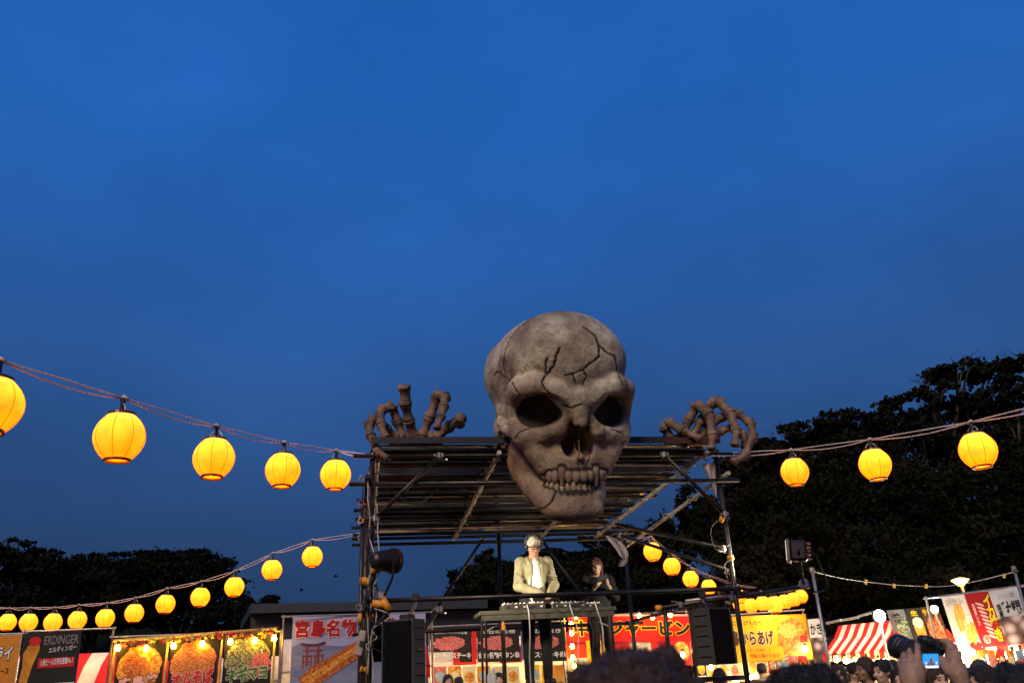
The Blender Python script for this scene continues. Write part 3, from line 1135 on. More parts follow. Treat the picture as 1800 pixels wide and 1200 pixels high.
# ------------------------------------------------------------------ paper lanterns
def lantern_material():
    m = bpy.data.materials.new('lit_paper')
    m.use_nodes = True
    nt = m.node_tree
    L = nt.links.new
    b = nt.nodes['Principled BSDF']
    b.inputs['Base Color'].default_value = (0.75, 0.42, 0.06, 1)
    b.inputs['Roughness'].default_value = 0.8
    tc = nt.nodes.new('ShaderNodeTexCoord')
    # the bulb hangs high inside, so the paper is brightest round it
    d = nt.nodes.new('ShaderNodeVectorMath')
    d.operation = 'DISTANCE'
    d.inputs[1].default_value = (0.0, 0.0, 0.09)
    L(tc.outputs['Object'], d.inputs[0])
    rp = nt.nodes.new('ShaderNodeValToRGB')
    e = rp.color_ramp.elements
    e[0].position, e[0].color = 0.105, (1.0, 0.40, 0.045, 1)
    e[1].position, e[1].color = 0.30, (1.0, 0.108, 0.0, 1)
    q = e.new(0.15)
    q.color = (1.0, 0.262, 0.003, 1)
    q = e.new(0.22)
    q.color = (1.0, 0.172, 0.0, 1)
    L(d.outputs['Value'], rp.inputs['Fac'])
    # the fine bamboo hoops shade the paper in thin bands
    sep = nt.nodes.new('ShaderNodeSeparateXYZ')
    L(tc.outputs['Object'], sep.inputs[0])
    mu = nt.nodes.new('ShaderNodeMath')
    mu.operation = 'MULTIPLY'
    mu.inputs[1].default_value = 2 * math.pi / 0.0135
    L(sep.outputs['Z'], mu.inputs[0])
    sn = nt.nodes.new('ShaderNodeMath')
    sn.operation = 'SINE'
    L(mu.outputs[0], sn.inputs[0])
    nz = nt.nodes.new('ShaderNodeTexNoise')
    nz.inputs['Scale'].default_value = 9.0
    L(tc.outputs['Object'], nz.inputs['Vector'])
    mr = nt.nodes.new('ShaderNodeMapRange')
    mr.inputs['From Min'].default_value = -1
    mr.inputs['From Max'].default_value = 1
    mr.inputs['To Min'].default_value = 2.8
    mr.inputs['To Max'].default_value = 4.9
    L(sn.outputs[0], mr.inputs['Value'])
    ad = nt.nodes.new('ShaderNodeMath')
    ad.operation = 'MULTIPLY'
    L(mr.outputs['Result'], ad.inputs[0])
    L(nz.outputs['Fac'], ad.inputs[1])
    a2 = nt.nodes.new('ShaderNodeMath')
    a2.operation = 'ADD'
    a2.inputs[1].default_value = 1.6
    L(ad.outputs[0], a2.inputs[0])
    oi = nt.nodes.new('ShaderNodeObjectInfo')          # bulbs are not all equally strong
    orr = nt.nodes.new('ShaderNodeMapRange')
    orr.inputs['To Min'].default_value = 0.86
    orr.inputs['To Max'].default_value = 1.12
    L(oi.outputs['Random'], orr.inputs['Value'])
    a3 = nt.nodes.new('ShaderNodeMath')
    a3.operation = 'MULTIPLY'
    L(a2.outputs[0], a3.inputs[0])
    L(orr.outputs['Result'], a3.inputs[1])
    L(rp.outputs['Color'], b.inputs['Emission Color'])
    L(a3.outputs[0], b.inputs['Emission Strength'])
    return m


PAPER = lantern_material()
LRING = mat('lacquered_ring', (0.10, 0.014, 0.006), 0.35, var=0.3)
LWIRE = mat('lantern_wire', (0.7, 0.6, 0.5), 0.4, 0.3)
SEAM = mat('paper_seam', (0.5, 0.2, 0.02), 0.8, emit=(1.0, 0.10, 0.0), estr=1.6)
ROPE = mat('pinkish_cable', (0.85, 0.70, 0.66), 0.7, var=0.06, scale=4)
LW = 0.36


def lantern_proto():
    root = empty('paper_lantern')
    prof = []
    n = 40
    for i in range(n + 1):
        t = -1 + 2 * i / n
        z = t * 0.168
        a = t * 1.23
        r = 0.18 * math.cos(a) ** 0.62
        r += 0.0012 * math.cos(i * math.pi)
        prof.append((r, z))
    MB().lathe(prof, 32).build('paper_shade', PAPER, root, smooth=True, world=False)
    for k in range(8):
        a = k * math.tau / 8 + 0.2
        pts = [(r * 1.004 * math.cos(a), r * 1.004 * math.sin(a), z) for r, z in prof[1:-1:3]]
        MB().tube(pts, 0.0032, 4).build('seam', SEAM, root, smooth=True, world=False)
    re = prof[0][0]
    MB().lathe([(re * 0.9, -0.165), (re * 1.05, -0.165), (re * 1.05, -0.183), (re * 0.86, -0.183), (re * 0.86, -0.17)], 24).build('bottom_ring', LRING, root, smooth=False, world=False)
    MB().lathe([(re * 0.9, 0.163), (re * 1.12, 0.163), (re * 1.08, 0.183), (re * 0.5, 0.187), (0.001, 0.187)], 24).build('top_ring', LRING, root, smooth=False, world=False)
    pts = [(0.062 * math.cos(t), 0, 0.18 + 0.075 * math.sin(t)) for t in np.linspace(0, math.pi, 13)]
    MB().tube(pts, 0.0045, 6).build('handle', LWIRE, root, smooth=True, world=False)
    MB().lathe([(0.001, 0.30), (0.014, 0.30), (0.018, 0.27), (0.018, 0.215), (0.026, 0.20), (0.026, 0.182), (0.001, 0.182)], 12).build('bulb_socket', BLACKP, root, smooth=False, world=False)
    return root


LPROTO = lantern_proto()
_lused = [False]
_lr = random.Random(21)


def lantern_at(p, label, group, tilt=0.0):
    o = LPROTO if not _lused[0] else copy_tree(LPROTO)
    _lused[0] = True
    o.location = p
    o.rotation_euler = (_lr.uniform(-0.06, 0.06), tilt + _lr.uniform(-0.03, 0.03), _lr.uniform(0, 6.28))
    tag(o, label, 'lantern', group)
    # the bulb side of the shade is the same all round
    return o


def ray(px, py, zc):
    return EYE + (FWD + RIGHT * ((px - 900) / FPX) + UP * ((600 - py) / FPX)) * zc


def cable(name, pts, label, seed, r=0.0062):
    root = empty(name, pts[0])
    tag(root, label, 'cable')
    rng = random.Random(seed)
    for s_ in range(2):
        q = []
        for i in range(len(pts) - 1):
            a, b = Vector(pts[i]), Vector(pts[i + 1])
            n = 8
            for k in range(n):
                t = k / n
                sag = -0.045 * math.sin(t * math.pi) * (1 if s_ else -0.1) * min(1, (b - a).length)
                q.append(a.lerp(b, t) + Vector((0, 0.012 * s_, sag + rng.uniform(-0.0015, 0.0015))))
        q.append(Vector(pts[-1]))
        MB().tube(q, r, 6).build('strand', ROPE, root, smooth=True)
    for p in pts[1:-1]:
        MB().tube([Vector(p) + Vector((-0.035, 0, -0.012)), Vector(p) + Vector((0, -0.014, 0.012)), Vector(p) + Vector((0.035, 0, -0.012))], 0.015, 6).build('cable_tie', WCABLE, root, smooth=True)
    return root


ORD = ['first', 'second', 'third', 'fourth', 'fifth', 'sixth', 'seventh', 'eighth', 'ninth', 'tenth', 'eleventh', 'twelfth']


def string(name, lst, start, end, label, group, lantern_label, seed, extra=None, hang=0.30):
    P = [ray(x, y, LW * FPX / (w * 0.95)) for x, y, w in lst]
    if extra:
        P = P + extra(P)
    for i, p in enumerate(P):
        lantern_at(p, lantern_label(i), group)
    pts = ([start] if start is not None else []) + [p + Vector((0, 0, hang)) for p in P] + ([end] if end is not None else [])
    cable(name, pts, label, seed)
    return P


def onward(n, rise):
    def f(P):
        out, a, b = [], P[-2], P[-1]
        st = b - a
        for k in range(n):
            b = b + st * 1.0 + Vector((0, 0, rise * (k + 1)))
            out.append(b)
        return out
    return f


string('lantern_cable', [(590, 834, 55), (497, 826, 63), (376, 805, 74), (210, 768, 90), (-14, 712, 106)], at(655, 800, 9.55), None,
       'twisted pink cable running down to the upper left stage corner', 'large lanterns strung left of the stage roof',
       lambda i: ['large yellow paper lantern nearest the stage on the upper left string', 'large yellow lantern second from the stage on the upper left string',
                  'large yellow lantern third from the stage on the upper left string', 'biggest whole yellow paper lantern on the upper left string',
                  'large yellow lantern cut by the left edge of the picture', 'yellow lantern further out along the upper left string',
                  'yellow lantern at the near end of the upper left string'][i], 1, onward(2, 0.12))
string('lantern_cable', [(1397, 829, 50), (1538, 816, 57), (1719, 791, 65)], at(1262, 797, 10.35), None,
       'pale cable running from the right roof corner towards the right edge', 'large lanterns strung right of the stage roof',
       lambda i: ['yellow lantern nearest the right skeleton hand on the upper right string', 'middle lantern of three on the upper right string',
                  'rightmost lantern against the dark trees on the upper right string', 'yellow lantern further out along the upper right string',
                  'yellow lantern next to the near end of the upper right string', 'yellow lantern at the near end of the upper right string'][i], 2, onward(3, 0.08))
string('lantern_cable', [(549, 978, 37), (478, 1001, 36), (412, 1031, 35), (352, 1049, 34), (291, 1061, 33.5), (236, 1077, 33), (185, 1086, 32.5), (136, 1089, 32), (93, 1093, 31.5), (50, 1093, 31), (13, 1093, 30), (-32, 1090, 30)],
       S(-0.12, SD, 3.98), at(-90, 1068, 19.0),
       'sagging cable of small lanterns from the rear left stage post', 'small lanterns strung left over the stalls',
       lambda i: 'small yellow lantern, %s from the stage on the lower left string' % ORD[i], 3)
P4 = string('lantern_cable', [(1147, 969, 33), (1181, 995, 31), (1214, 1017, 29), (1246, 1031, 27), (1300, 1048, 25)],
       S(SW, SD, 3.75), at(1330, 1032, 24.0),
       'pink cable of lanterns running away behind the right stage posts', 'small lanterns strung behind the stage to the right',
       lambda i: 'small yellow lantern, %s from the rear right stage post' % ORD[i], 4)
string('lantern_cable', [(1300, 1062, 24), (1320, 1064, 26), (1341, 1060, 26), (1362, 1062, 30), (1380, 1057, 26), (1395, 1053, 25), (1408, 1048, 24), (1420, 1042, 22)],
       at(1284, 1040, 24.5), at(1432, 1026, 27.5),
       'cable carrying a tight row of far lanterns above the yellow banner', 'tight row of far lanterns',
       lambda i: 'far yellow lantern, %s from the left in the tight row above the yellow banner' % ORD[i], 5)
# ------------------------------------------------------------------ food stalls, banners, lamps
_text_cache = {}


def text_2d(body, bold=0.0):
    key = (body, bold)
    if key in _text_cache:
        return _text_cache[key]
    c = bpy.data.curves.new('tmp_text', 'FONT')
    c.body = body
    c.offset = bold
    c.resolution_u = 2
    c.align_x = 'CENTER'
    c.space_line = 0.85
    o = bpy.data.objects.new('tmp_text', c)
    COL.objects.link(o)
    dg = bpy.context.evaluated_depsgraph_get()
    me = bpy.data.meshes.new_from_object(o.evaluated_get(dg))
    V = np.array([v.co[:2] for v in me.vertices])
    F = [tuple(p.vertices) for p in me.polygons]
    bpy.data.objects.remove(o)
    bpy.data.curves.remove(c)
    bpy.data.meshes.remove(me)
    _text_cache[key] = (V, F)
    return V, F


def food(name, stops, scale=9.0, stretch=(1, 1, 1), vor=False):
    """printed food: mottled colours"""
    if name in MATS:
        return MATS[name]
    m = bpy.data.materials.new(name)
    m.use_nodes = True
    nt = m.node_tree
    b = nt.nodes['Principled BSDF']
    b.inputs['Roughness'].default_value = 0.6
    b.inputs['Specular IOR Level'].default_value = 0.2
    tc = nt.nodes.new('ShaderNodeTexCoord')
    mp = nt.nodes.new('ShaderNodeMapping')
    mp.inputs['Scale'].default_value = stretch
    mp.inputs['Rotation'].default_value = (0, 0.5, 0)
    nt.links.new(tc.outputs['Object'], mp.inputs['Vector'])
    if vor:
        t = nt.nodes.new('ShaderNodeTexVoronoi')
        out = t.outputs['Distance']
    else:
        t = nt.nodes.new('ShaderNodeTexNoise')
        t.inputs['Detail'].default_value = 6
        t.inputs['Roughness'].default_value = 0.7
        out = t.outputs['Fac']
    t.inputs['Scale'].default_value = scale
    nt.links.new(mp.outputs[0], t.inputs['Vector'])
    r = nt.nodes.new('ShaderNodeValToRGB')
    e = r.color_ramp.elements
    e[0].position, e[0].color = stops[0][0], (*stops[0][1], 1)
    e[1].position, e[1].color = stops[-1][0], (*stops[-1][1], 1)
    for p, c in stops[1:-1]:
        q = e.new(p)
        q.color = (*c, 1)
    nt.links.new(out, r.inputs['Fac'])
    nt.links.new(r.outputs['Color'], b.inputs['Base Color'])
    MATS[name] = m
    return m


def ink(name, c):
    return mat('ink_' + name, c, 0.6, var=0.08, spec=0.2)


WHITE, INK, RED, DRED = ink('white', (0.78, 0.76, 0.74)), ink('black', (0.012, 0.011, 0.012)), ink('red', (0.62, 0.018, 0.02)), ink('deep_red', (0.34, 0.012, 0.02))
YEL, GRN, ORG, GREY = ink('yellow', (0.80, 0.52, 0.02)), ink('green', (0.03, 0.20, 0.05)), ink('orange', (0.66, 0.24, 0.03)), ink('grey', (0.22, 0.21, 0.21))
LAV, BRN, PINK, CREAM = ink('lavender', (0.30, 0.32, 0.55)), ink('brown', (0.09, 0.035, 0.015)), ink('pink', (0.75, 0.42, 0.42)), ink('cream', (0.72, 0.60, 0.42))
CHAR = ink('charcoal', (0.022, 0.019, 0.018))
FRY = food('printed_fried', [(0.32, (0.30, 0.07, 0.015)), (0.48, (0.62, 0.22, 0.03)), (0.6, (0.78, 0.45, 0.09)), (0.72, (0.85, 0.68, 0.35))], 14)
GRILL = food('printed_grill', [(0.3, (0.05, 0.015, 0.01)), (0.46, (0.34, 0.07, 0.02)), (0.58, (0.60, 0.22, 0.06)), (0.72, (0.82, 0.55, 0.25))], 22, (1, 1, 2.2))
MEAT = food('printed_meat', [(0.3, (0.20, 0.02, 0.02)), (0.48, (0.52, 0.10, 0.10)), (0.62, (0.74, 0.34, 0.30)), (0.75, (0.85, 0.6, 0.5))], 26, (2.5, 1, 1))
NOODLE = food('printed_noodle', [(0.34, (0.10, 0.02, 0.01)), (0.48, (0.45, 0.13, 0.03)), (0.6, (0.78, 0.36, 0.14)), (0.72, (0.82, 0.6, 0.4))], 20, (1, 1, 4.0))
GREENS = food('printed_greens', [(0.32, (0.02, 0.02, 0.015)), (0.47, (0.12, 0.13, 0.05)), (0.58, (0.42, 0.42, 0.26)), (0.70, (0.74, 0.72, 0.62))], 26)
OYST = food('printed_oyster', [(0.05, (0.62, 0.57, 0.60)), (0.3, (0.40, 0.33, 0.36)), (0.5, (0.15, 0.10, 0.11)), (0.8, (0.05, 0.03, 0.03))], 5.5, vor=True)
FRIES = food('printed_fries', [(0.35, (0.45, 0.16, 0.03)), (0.5, (0.78, 0.45, 0.08)), (0.62, (0.85, 0.65, 0.25))], 22, (4, 4, 0.7))
FOAM = ink('foam', (0.7, 0.5, 0.42))
BEER = food('printed_beer', [(0.3, (0.42, 0.12, 0.01)), (0.6, (0.75, 0.33, 0.04)), (0.75, (0.85, 0.55, 0.2))], 4)
SKYP = food('printed_sky', [(0.3, (0.20, 0.24, 0.48)), (0.5, (0.33, 0.35, 0.58)), (0.72, (0.45, 0.44, 0.62))], 1.3, (0.5, 0.5, 2))
SEAP = food('printed_sea', [(0.3, (0.13, 0.16, 0.28)), (0.5, (0.20, 0.23, 0.38)), (0.72, (0.32, 0.34, 0.48))], 2.2, (0.4, 0.4, 2.5))


class Banner:
    def __init__(s, tl, tr, H, m, label, group=None, cols=12, rows=8, wave=0.012, lean=0.0, border=None, seed=1):
        s.O, tr = Vector(tl), Vector(tr)
        s.W = (tr - s.O).length
        s.U = (tr - s.O).normalized()
        s.D = (Vector((0, 0, -1)) + s.U * lean).normalized()
        s.N = s.D.cross(s.U).normalized()
        if s.N.y > 0:
            s.N = -s.N
        s.H, s.wv, s.sd = H, wave, seed
        s.root = empty('banner', s.pt(0.5, 1.0, 0))
        tag(s.root, label, 'banner', group)
        vs, fs = [], []
        for off in (0.0, -0.003):
            for i in range(rows + 1):
                for k in range(cols + 1):
                    vs.append(s.pt(k / cols, i / rows, off))
        n1 = (rows + 1) * (cols + 1)
        for i in range(rows):
            for k in range(cols):
                a = i * (cols + 1) + k
                fs.append((a, a + cols + 1, a + cols + 2, a + 1))
                fs.append((n1 + a, n1 + a + 1, n1 + a + cols + 2, n1 + a + cols + 1))
        MB().add(vs, fs).build('sheet', m, s.root, smooth=True)
        if border is not None:
            t = 0.012
            for u0, v0, u1, v1 in ((0, 0, 1, t * s.W / s.H), (0, 1 - t * s.W / s.H, 1, 1), (0, 0, t, 1), (1 - t, 0, 1, 1)):
                s.rect(u0, v0, u1, v1, border, 0.003, 'hem')

    def pt(s, u, v, off):
        w = s.wv * (math.sin(u * s.W * 5.5 + s.sd) * 0.6 + math.sin(v * s.H * 4 + u * 3 + s.sd * 2) * 0.7)
        return s.O + s.U * (u * s.W) + s.D * (v * s.H) + s.N * (off + w)

    def rect(s, u0, v0, u1, v1, m, off=0.004, name='picture', skew=0.0):
        n = 8
        vs, fs = [], []
        for i in range(n + 1):
            for k in range(n + 1):
                v = v0 + (v1 - v0) * i / n
                vs.append(s.pt(u0 + (u1 - u0) * k / n + skew * (v - v0), v, off))
        for i in range(n):
            for k in range(n):
                a = i * (n + 1) + k
                fs.append((a, a + n + 1, a + n + 2, a + 1))
        return MB().add(vs, fs).build(name, m, s.root)

    def blob(s, cu, cv, ru, rv, m, off=0.005, jag=0.06, rot=0.0, n=36, name='picture', seed=0, pts=None):
        rng = random.Random(seed + int(cu * 100))
        if pts is None:
            pts = []
            for k in range(n):
                a = k * math.tau / n
                r = 1 + rng.uniform(-jag, jag)
                x, y = r * math.cos(a) * ru * s.W, r * math.sin(a) * rv * s.H
                pts.append((cu + (x * math.cos(rot) - y * math.sin(rot)) / s.W, cv + (x * math.sin(rot) + y * math.cos(rot)) / s.H))
        else:
            cu = sum(p[0] for p in pts) / len(pts)
            cv = sum(p[1] for p in pts) / len(pts)
        n = len(pts)
        vs = [s.pt(cu, cv, off)]
        for t in (0.35, 0.7, 1.0):
            vs += [s.pt(cu + (x - cu) * t, cv + (y - cv) * t, off) for x, y in pts]
        fs = [(0, 1 + (k + 1) % n, 1 + k) for k in range(n)]
        for j in range(2):
            for k in range(n):
                a, b = 1 + j * n + k, 1 + j * n + (k + 1) % n
                fs.append((a, b, b + n, a + n))
        return MB().add(vs, fs).build(name, m, s.root)

    def text(s, body, u0, v0, u1, v1, m, bold=0.0, off=0.010, outline=None, obold=0.05, slant=0.0, rise=0.0):
        V0, F0 = text_2d(body, bold)
        lo, hi = V0.min(0), V0.max(0)
        jobs = [(bold, m, off)]
        if outline is not None:
            jobs.insert(0, (bold + obold, outline, off - 0.004))
        for bd, mm, of in jobs:
            V, F = text_2d(body, bd)
            T = (V - lo) / (hi - lo)
            vs = []
            for x, y in T:
                v = v1 + (v0 - v1) * y
                vs.append(s.pt(u0 + (u1 - u0) * x + slant * y, v - rise * x, of))
            MB().add(vs, F).build('lettering', mm, s.root)


BULBM = bpy.data.materials.new('bulb_glow')
BULBM.use_nodes = True
BULBM.node_tree.nodes['Principled BSDF'].inputs['Base Color'].default_value = (1, 0.9, 0.7, 1)
BULBM.node_tree.nodes['Principled BSDF'].inputs['Emission Color'].default_value = (1.0, 0.52, 0.045, 1)
BULBM.node_tree.nodes['Principled BSDF'].inputs['Emission Strength'].default_value = 90.0
COOLM = BULBM.copy()
COOLM.name = 'white_lamp_glow'
COOLM.node_tree.nodes['Principled BSDF'].inputs['Emission Color'].default_value = (0.75, 1.0, 0.98, 1)
COOLM.node_tree.nodes['Principled BSDF'].inputs['Emission Strength'].default_value = 320.0
WARMM = BULBM.copy()
WARMM.name = 'warm_white_glow'
WARMM.node_tree.nodes['Principled BSDF'].inputs['Emission Color'].default_value = (1.0, 0.74, 0.38, 1)
WARMM.node_tree.nodes['Principled BSDF'].inputs['Emission Strength'].default_value = 200.0

_bulb = MB().lathe([(0.001, -0.05), (0.02, -0.046), (0.036, -0.03), (0.042, -0.008), (0.038, 0.014), (0.024, 0.04), (0.018, 0.055), (0.001, 0.055)], 16).mesh('bulb', BULBM, True)
_bulbw = MB().lathe([(0.001, -0.05), (0.02, -0.046), (0.036, -0.03), (0.042, -0.008), (0.038, 0.014), (0.024, 0.04), (0.018, 0.055), (0.001, 0.055)], 16).mesh('bulb', WARMM, True)
_sock = MB().lathe([(0.001, 0.11), (0.015, 0.11), (0.021, 0.09), (0.021, 0.05), (0.001, 0.05)], 8).mesh('socket', BLACKP)


def bulb_string(pts, label, warm=False, sc=1.0):
    root = empty('bulb_string', pts[0])
    tag(root, label, 'string lights')
    q = []
    for i in range(len(pts) - 1):
        for k in range(6):
            t = k / 6
            q.append(Vector(pts[i]).lerp(Vector(pts[i + 1]), t) + Vector((0, 0, 0.10 - 0.05 * math.sin(t * math.pi))))
    q.append(Vector(pts[-1]) + Vector((0, 0, 0.10)))
    MB().tube(q, 0.006, 5).build('cord', CABLE, root)
    for p in pts:
        b = link('bulb', _bulbw if warm else _bulb, root)
        b.matrix_basis = Matrix.Translation(p) @ Matrix.Scale(sc, 4)
        c = link('socket', _sock, b, None, False)
    return root


FRAME = mat('stall_frame_steel', (0.40, 0.37, 0.33), 0.4, 0.7, var=0.3)
CAN_R, CAN_W = mat('canopy_red', (0.60, 0.02, 0.02), 0.75, var=0.15, trans=0.25), mat('canopy_white', (0.74, 0.66, 0.58), 0.75, var=0.12, trans=0.25)
WALL = mat('stall_back_sheet', (0.62, 0.55, 0.45), 0.85, var=0.25, scale=3)
COUNTER = mat('stall_counter', (0.42, 0.33, 0.22), 0.6, var=0.3)


def stall(p0, p1, label, eave=2.25, ridge=2.85, depth=2.2, stripes=6, top=None, valance=0.22, lights=3, warm=True, first_red=True, front=-0.12, bscale=1.5):
    """p0, p1: ground points under the two front posts"""
    p0, p1 = Vector((p0[0], p0[1], 0)), Vector((p1[0], p1[1], 0))
    U = (p1 - p0).normalized()
    B = Vector((-U.y, U.x, 0))
    if B.y < 0:
        B = -B
    W = (p1 - p0).length
    root = empty('food_stall', (p0 + p1) / 2)
    tag(root, label, 'stall', 'food stalls round the square')

    def P(a, b, z):
        return p0 + U * a + B * b + Vector((0, 0, z))

    for a in (0.0, W):
        MB().tube([P(a, 0, 0), P(a, 0, (top or eave) + 0.03)], 0.02, 8).build('post', FRAME, root)
        MB().tube([P(a, depth, 0), P(a, depth, eave)], 0.02, 8).build('post', FRAME, root)
    if top:
        MB().tube([P(-0.05, 0, top), P(W + 0.05, 0, top)], 0.016, 8).build('top_rail', FRAME, root)
    MB().tube([P(-0.05, front + 0.04, eave), P(W + 0.05, front + 0.04, eave)], 0.016, 8).build('eave_rail', FRAME, root)
    for i in range(stripes):
        a0, a1 = W * i / stripes, W * (i + 1) / stripes
        m = CAN_R if (i % 2 == 0) == first_red else CAN_W
        prof = [(front, eave - valance), (front + 0.01, eave + 0.02), (depth * 0.3, eave + (ridge - eave) * 0.56), (depth * 0.5, ridge),
                (depth * 0.75, eave + (ridge - eave) * 0.56), (depth + 0.1, eave)]
        vs = [P(a, b, z) for a in (a0, a1) for b, z in prof]
        k = len(prof)
        fs = [(j, j + 1, k + j + 1, k + j) for j in range(k - 1)]
        MB().add(vs, fs).build('canopy_panel', m, root)
    MB().box(P(W / 2, depth - 0.03, eave / 2 + 0.05), (W, 0.02, eave - 0.1), Matrix((U, B, Vector((0, 0, 1)))).transposed()).build('back_sheet', WALL, root)
    MB().box(P(W / 2, 0.35, 0.45), (W - 0.1, 0.6, 0.9), Matrix((U, B, Vector((0, 0, 1)))).transposed(), 0.02).build('counter', COUNTER, root)
    for i in range(lights):
        a = W * (i + 0.5) / lights
        b = link('bulb', _bulbw, root)
        b.matrix_basis = Matrix.Translation(P(a, depth * 0.45, eave - 0.12)) @ Matrix.Scale(bscale, 4)
    return P, W


def gnd(px, Y):
    p = at(px, 1150, Y)
    return (p.x, p.y)


# ---- left row
L1, L2, L3, L4, L5 = gnd(-70, 16.2), gnd(38, 16.5), gnd(194, 16.8), gnd(492, 17.6), gnd(760, 18.4)
stall(L1, L2, 'stall at the left edge behind the orange fried food banner', 2.0, 2.62, stripes=4, front=0.3, top=at(20, 1113, 16.4).z)
stall(L2, L3, 'stall with red and cream canopy behind the black beer banner', 2.0, 2.60, stripes=5, front=0.3, top=at(120, 1106, 16.6).z)
stall(L3, L4, 'long stall behind the three food picture banners with maple leaves', 1.9, 2.4, stripes=8, front=0.3, top=at(340, 1114, 17.2).z)
stall((L4[0] + 0.04, L4[1]), L5, 'stall behind the lavender banner with the red gate picture', 2.05, 2.72, stripes=6, front=0.3, top=at(560, 1082, 17.9).z, first_red=False)

b = Banner(at(-62, 1117, 16.25), at(40, 1114, 16.45), 1.35, ORG, 'orange fried food banner with white lettering at the left edge', border=CREAM, seed=2)
b.text('白身フライ', 0.08, 0.14, 0.88, 0.34, WHITE, 0.03, outline=BRN)
b.text('特製タルタルソース\n付き', 0.15, 0.42, 0.86, 0.6, BRN, 0.01)
b.blob(0.62, 0.78, 0.42, 0.14, GREY, jag=0.05, rot=-0.2)
b.blob(0.72, 0.80, 0.06, 0.17, YEL, off=0.008, rot=0.5)
b = Banner(at(44, 1112, 16.42), at(145, 1107, 16.62), 1.4, CHAR, 'black beer banner with grey capital letters and red ribbon', seed=3)
b.text('ERDINGER', 0.36, 0.05, 0.96, 0.165, GREY, 0.012, outline=INK)
b.text('エルディンガー', 0.46, 0.20, 0.94, 0.27, WHITE, 0.01, rise=0.03)
b.rect(0.30, 0.33, 0.93, 0.45, RED, 0.005)
b.text('小麦ビール世界生産量No.1', 0.34, 0.345, 0.9, 0.43, WHITE, 0.02, rise=0.02)
b.blob(0, 0, 0, 0, BEER, pts=[(0.1, 0.16), (0.28, 0.14), (0.30, 0.22), (0.22, 0.40), (0.16, 0.62), (0.02, 0.62), (0.05, 0.42), (0.03, 0.26)])
b.blob(0.2, 0.11, 0.1, 0.06, RED, off=0.008)
b.rect(0.02, 0.645, 0.98, 0.66, WHITE, 0.006)
b.text('ドイツNo.1クラフトビール', 0.2, 0.69, 0.86, 0.75, CREAM, 0.01)
b.rect(0.62, 0.80, 0.84, 1.0, BEER, 0.005)
b.blob(0.73, 0.79, 0.13, 0.06, FOAM, off=0.008)
b.rect(0.16, 0.83, 0.4, 0.87, ORG, 0.005)
b.rect(0.18, 0.89, 0.42, 0.92, ORG, 0.005)

TRI = 'three hung food picture banners'
tops = [(203, 1128, 16.86), (296, 1121, 17.1), (391, 1113, 17.3), (484, 1107, 17.56)]
for i, (txt, tm, om, fm) in enumerate([('広島焼', PINK, BRN, FRY), ('オムそば', RED, PINK, NOODLE), ('ネギマヨ', GRN, CREAM, GREENS)]):
    x0, y0, Y0 = tops[i]
    x1, y1, Y1 = tops[i + 1]
    b = Banner(at(x0 + 5, y0, Y0 - 0.05), at(x1 - 4, y1, Y1 - 0.05), 1.22, CHAR,
               ['dark banner of a round pancake with pink lettering', 'dark banner of a noodle omelette with red lettering', 'dark banner of leek topped food with green lettering'][i], TRI, seed=i + 4)
    b.blob(0.5, 0.40, 0.45, 0.33, fm, jag=0.07, n=44)
    b.blob(0.4, 0.36, 0.25, 0.16, (GRILL, NOODLE, GREENS)[i], off=0.007, jag=0.16, rot=-0.3)
    if i == 2:
        b.blob(0.78, 0.5, 0.2, 0.18, MEAT, off=0.008, jag=0.2)
        b.blob(0.82, 0.88, 0.16, 0.07, ORG, off=0.008, jag=0.35)
    b.text(txt, 0.08, 0.52, 0.92, 0.74, tm, 0.035, off=0.014, outline=om, rise=0.02)
# golden poles between the three banners and above them
gp = mat('golden_trim', (0.62, 0.42, 0.10), 0.6, var=0.3)
root = empty('banner_rack', at(340, 1190, 17.2))
tag(root, 'yellow trimmed frame holding the three food picture banners', 'frame')
MB().tube([at(199, 1126, 16.8), at(487, 1104, 17.55)], 0.03, 8).build('top_bar', gp, root)
for x, y, Y in tops:
    p = at(x, y, Y - 0.02)
    MB().tube([p, p - Vector((0, 0, 1.3))], 0.026, 8).build('upright', gp, root)
# maple leaf garland
gar = empty('leaf_garland', at(340, 1125, 17.1))
tag(gar, 'garland of red, orange and yellow maple leaves above the food banners', 'garland')
lr = random.Random(8)
LEAFM = [mat('leaf_red', (0.55, 0.05, 0.02), 0.7), mat('leaf_orange', (0.68, 0.22, 0.03), 0.7), mat('leaf_yellow', (0.62, 0.48, 0.06), 0.7)]
for k in range(26):
    t = (k + 0.5) / 26
    c = at(203 + 280 * t + lr.uniform(-2, 2), 1131 - 21 * t + lr.uniform(-2, 4), 16.7 + 0.72 * t)
    rad = lr.uniform(0.07, 0.12)
    rot = lr.uniform(-0.6, 0.6)
    vs = [tuple(c)]
    for j in range(14):
        a = j * math.tau / 14 + rot + math.pi / 2
        rr_ = rad * ((1.0 if j not in (6, 8) else 0.7) if j % 2 == 0 else 0.42)
        if j == 7:
            rr_ = rad * 0.3
        vs.append(tuple(c + Vector((math.cos(a) * rr_, -0.02 * math.cos(a * 2), math.sin(a) * rr_))))
    MB().add(vs, [(0, 1 + j, 1 + (j + 1) % 14) for j in range(14)]).build('maple_leaf', LEAFM[lr.randrange(3)], gar)
bulb_string([at(x, y, Y) for x, y, Y in ((207, 1138, 16.69), (257, 1139, 16.84), (305, 1134, 16.98), (356, 1131, 17.10), (405, 1127, 17.2), (448, 1125, 17.30), (482, 1121, 17.40))],
            'row of glowing yellow bulbs in front of the three food banners', sc=1.15)

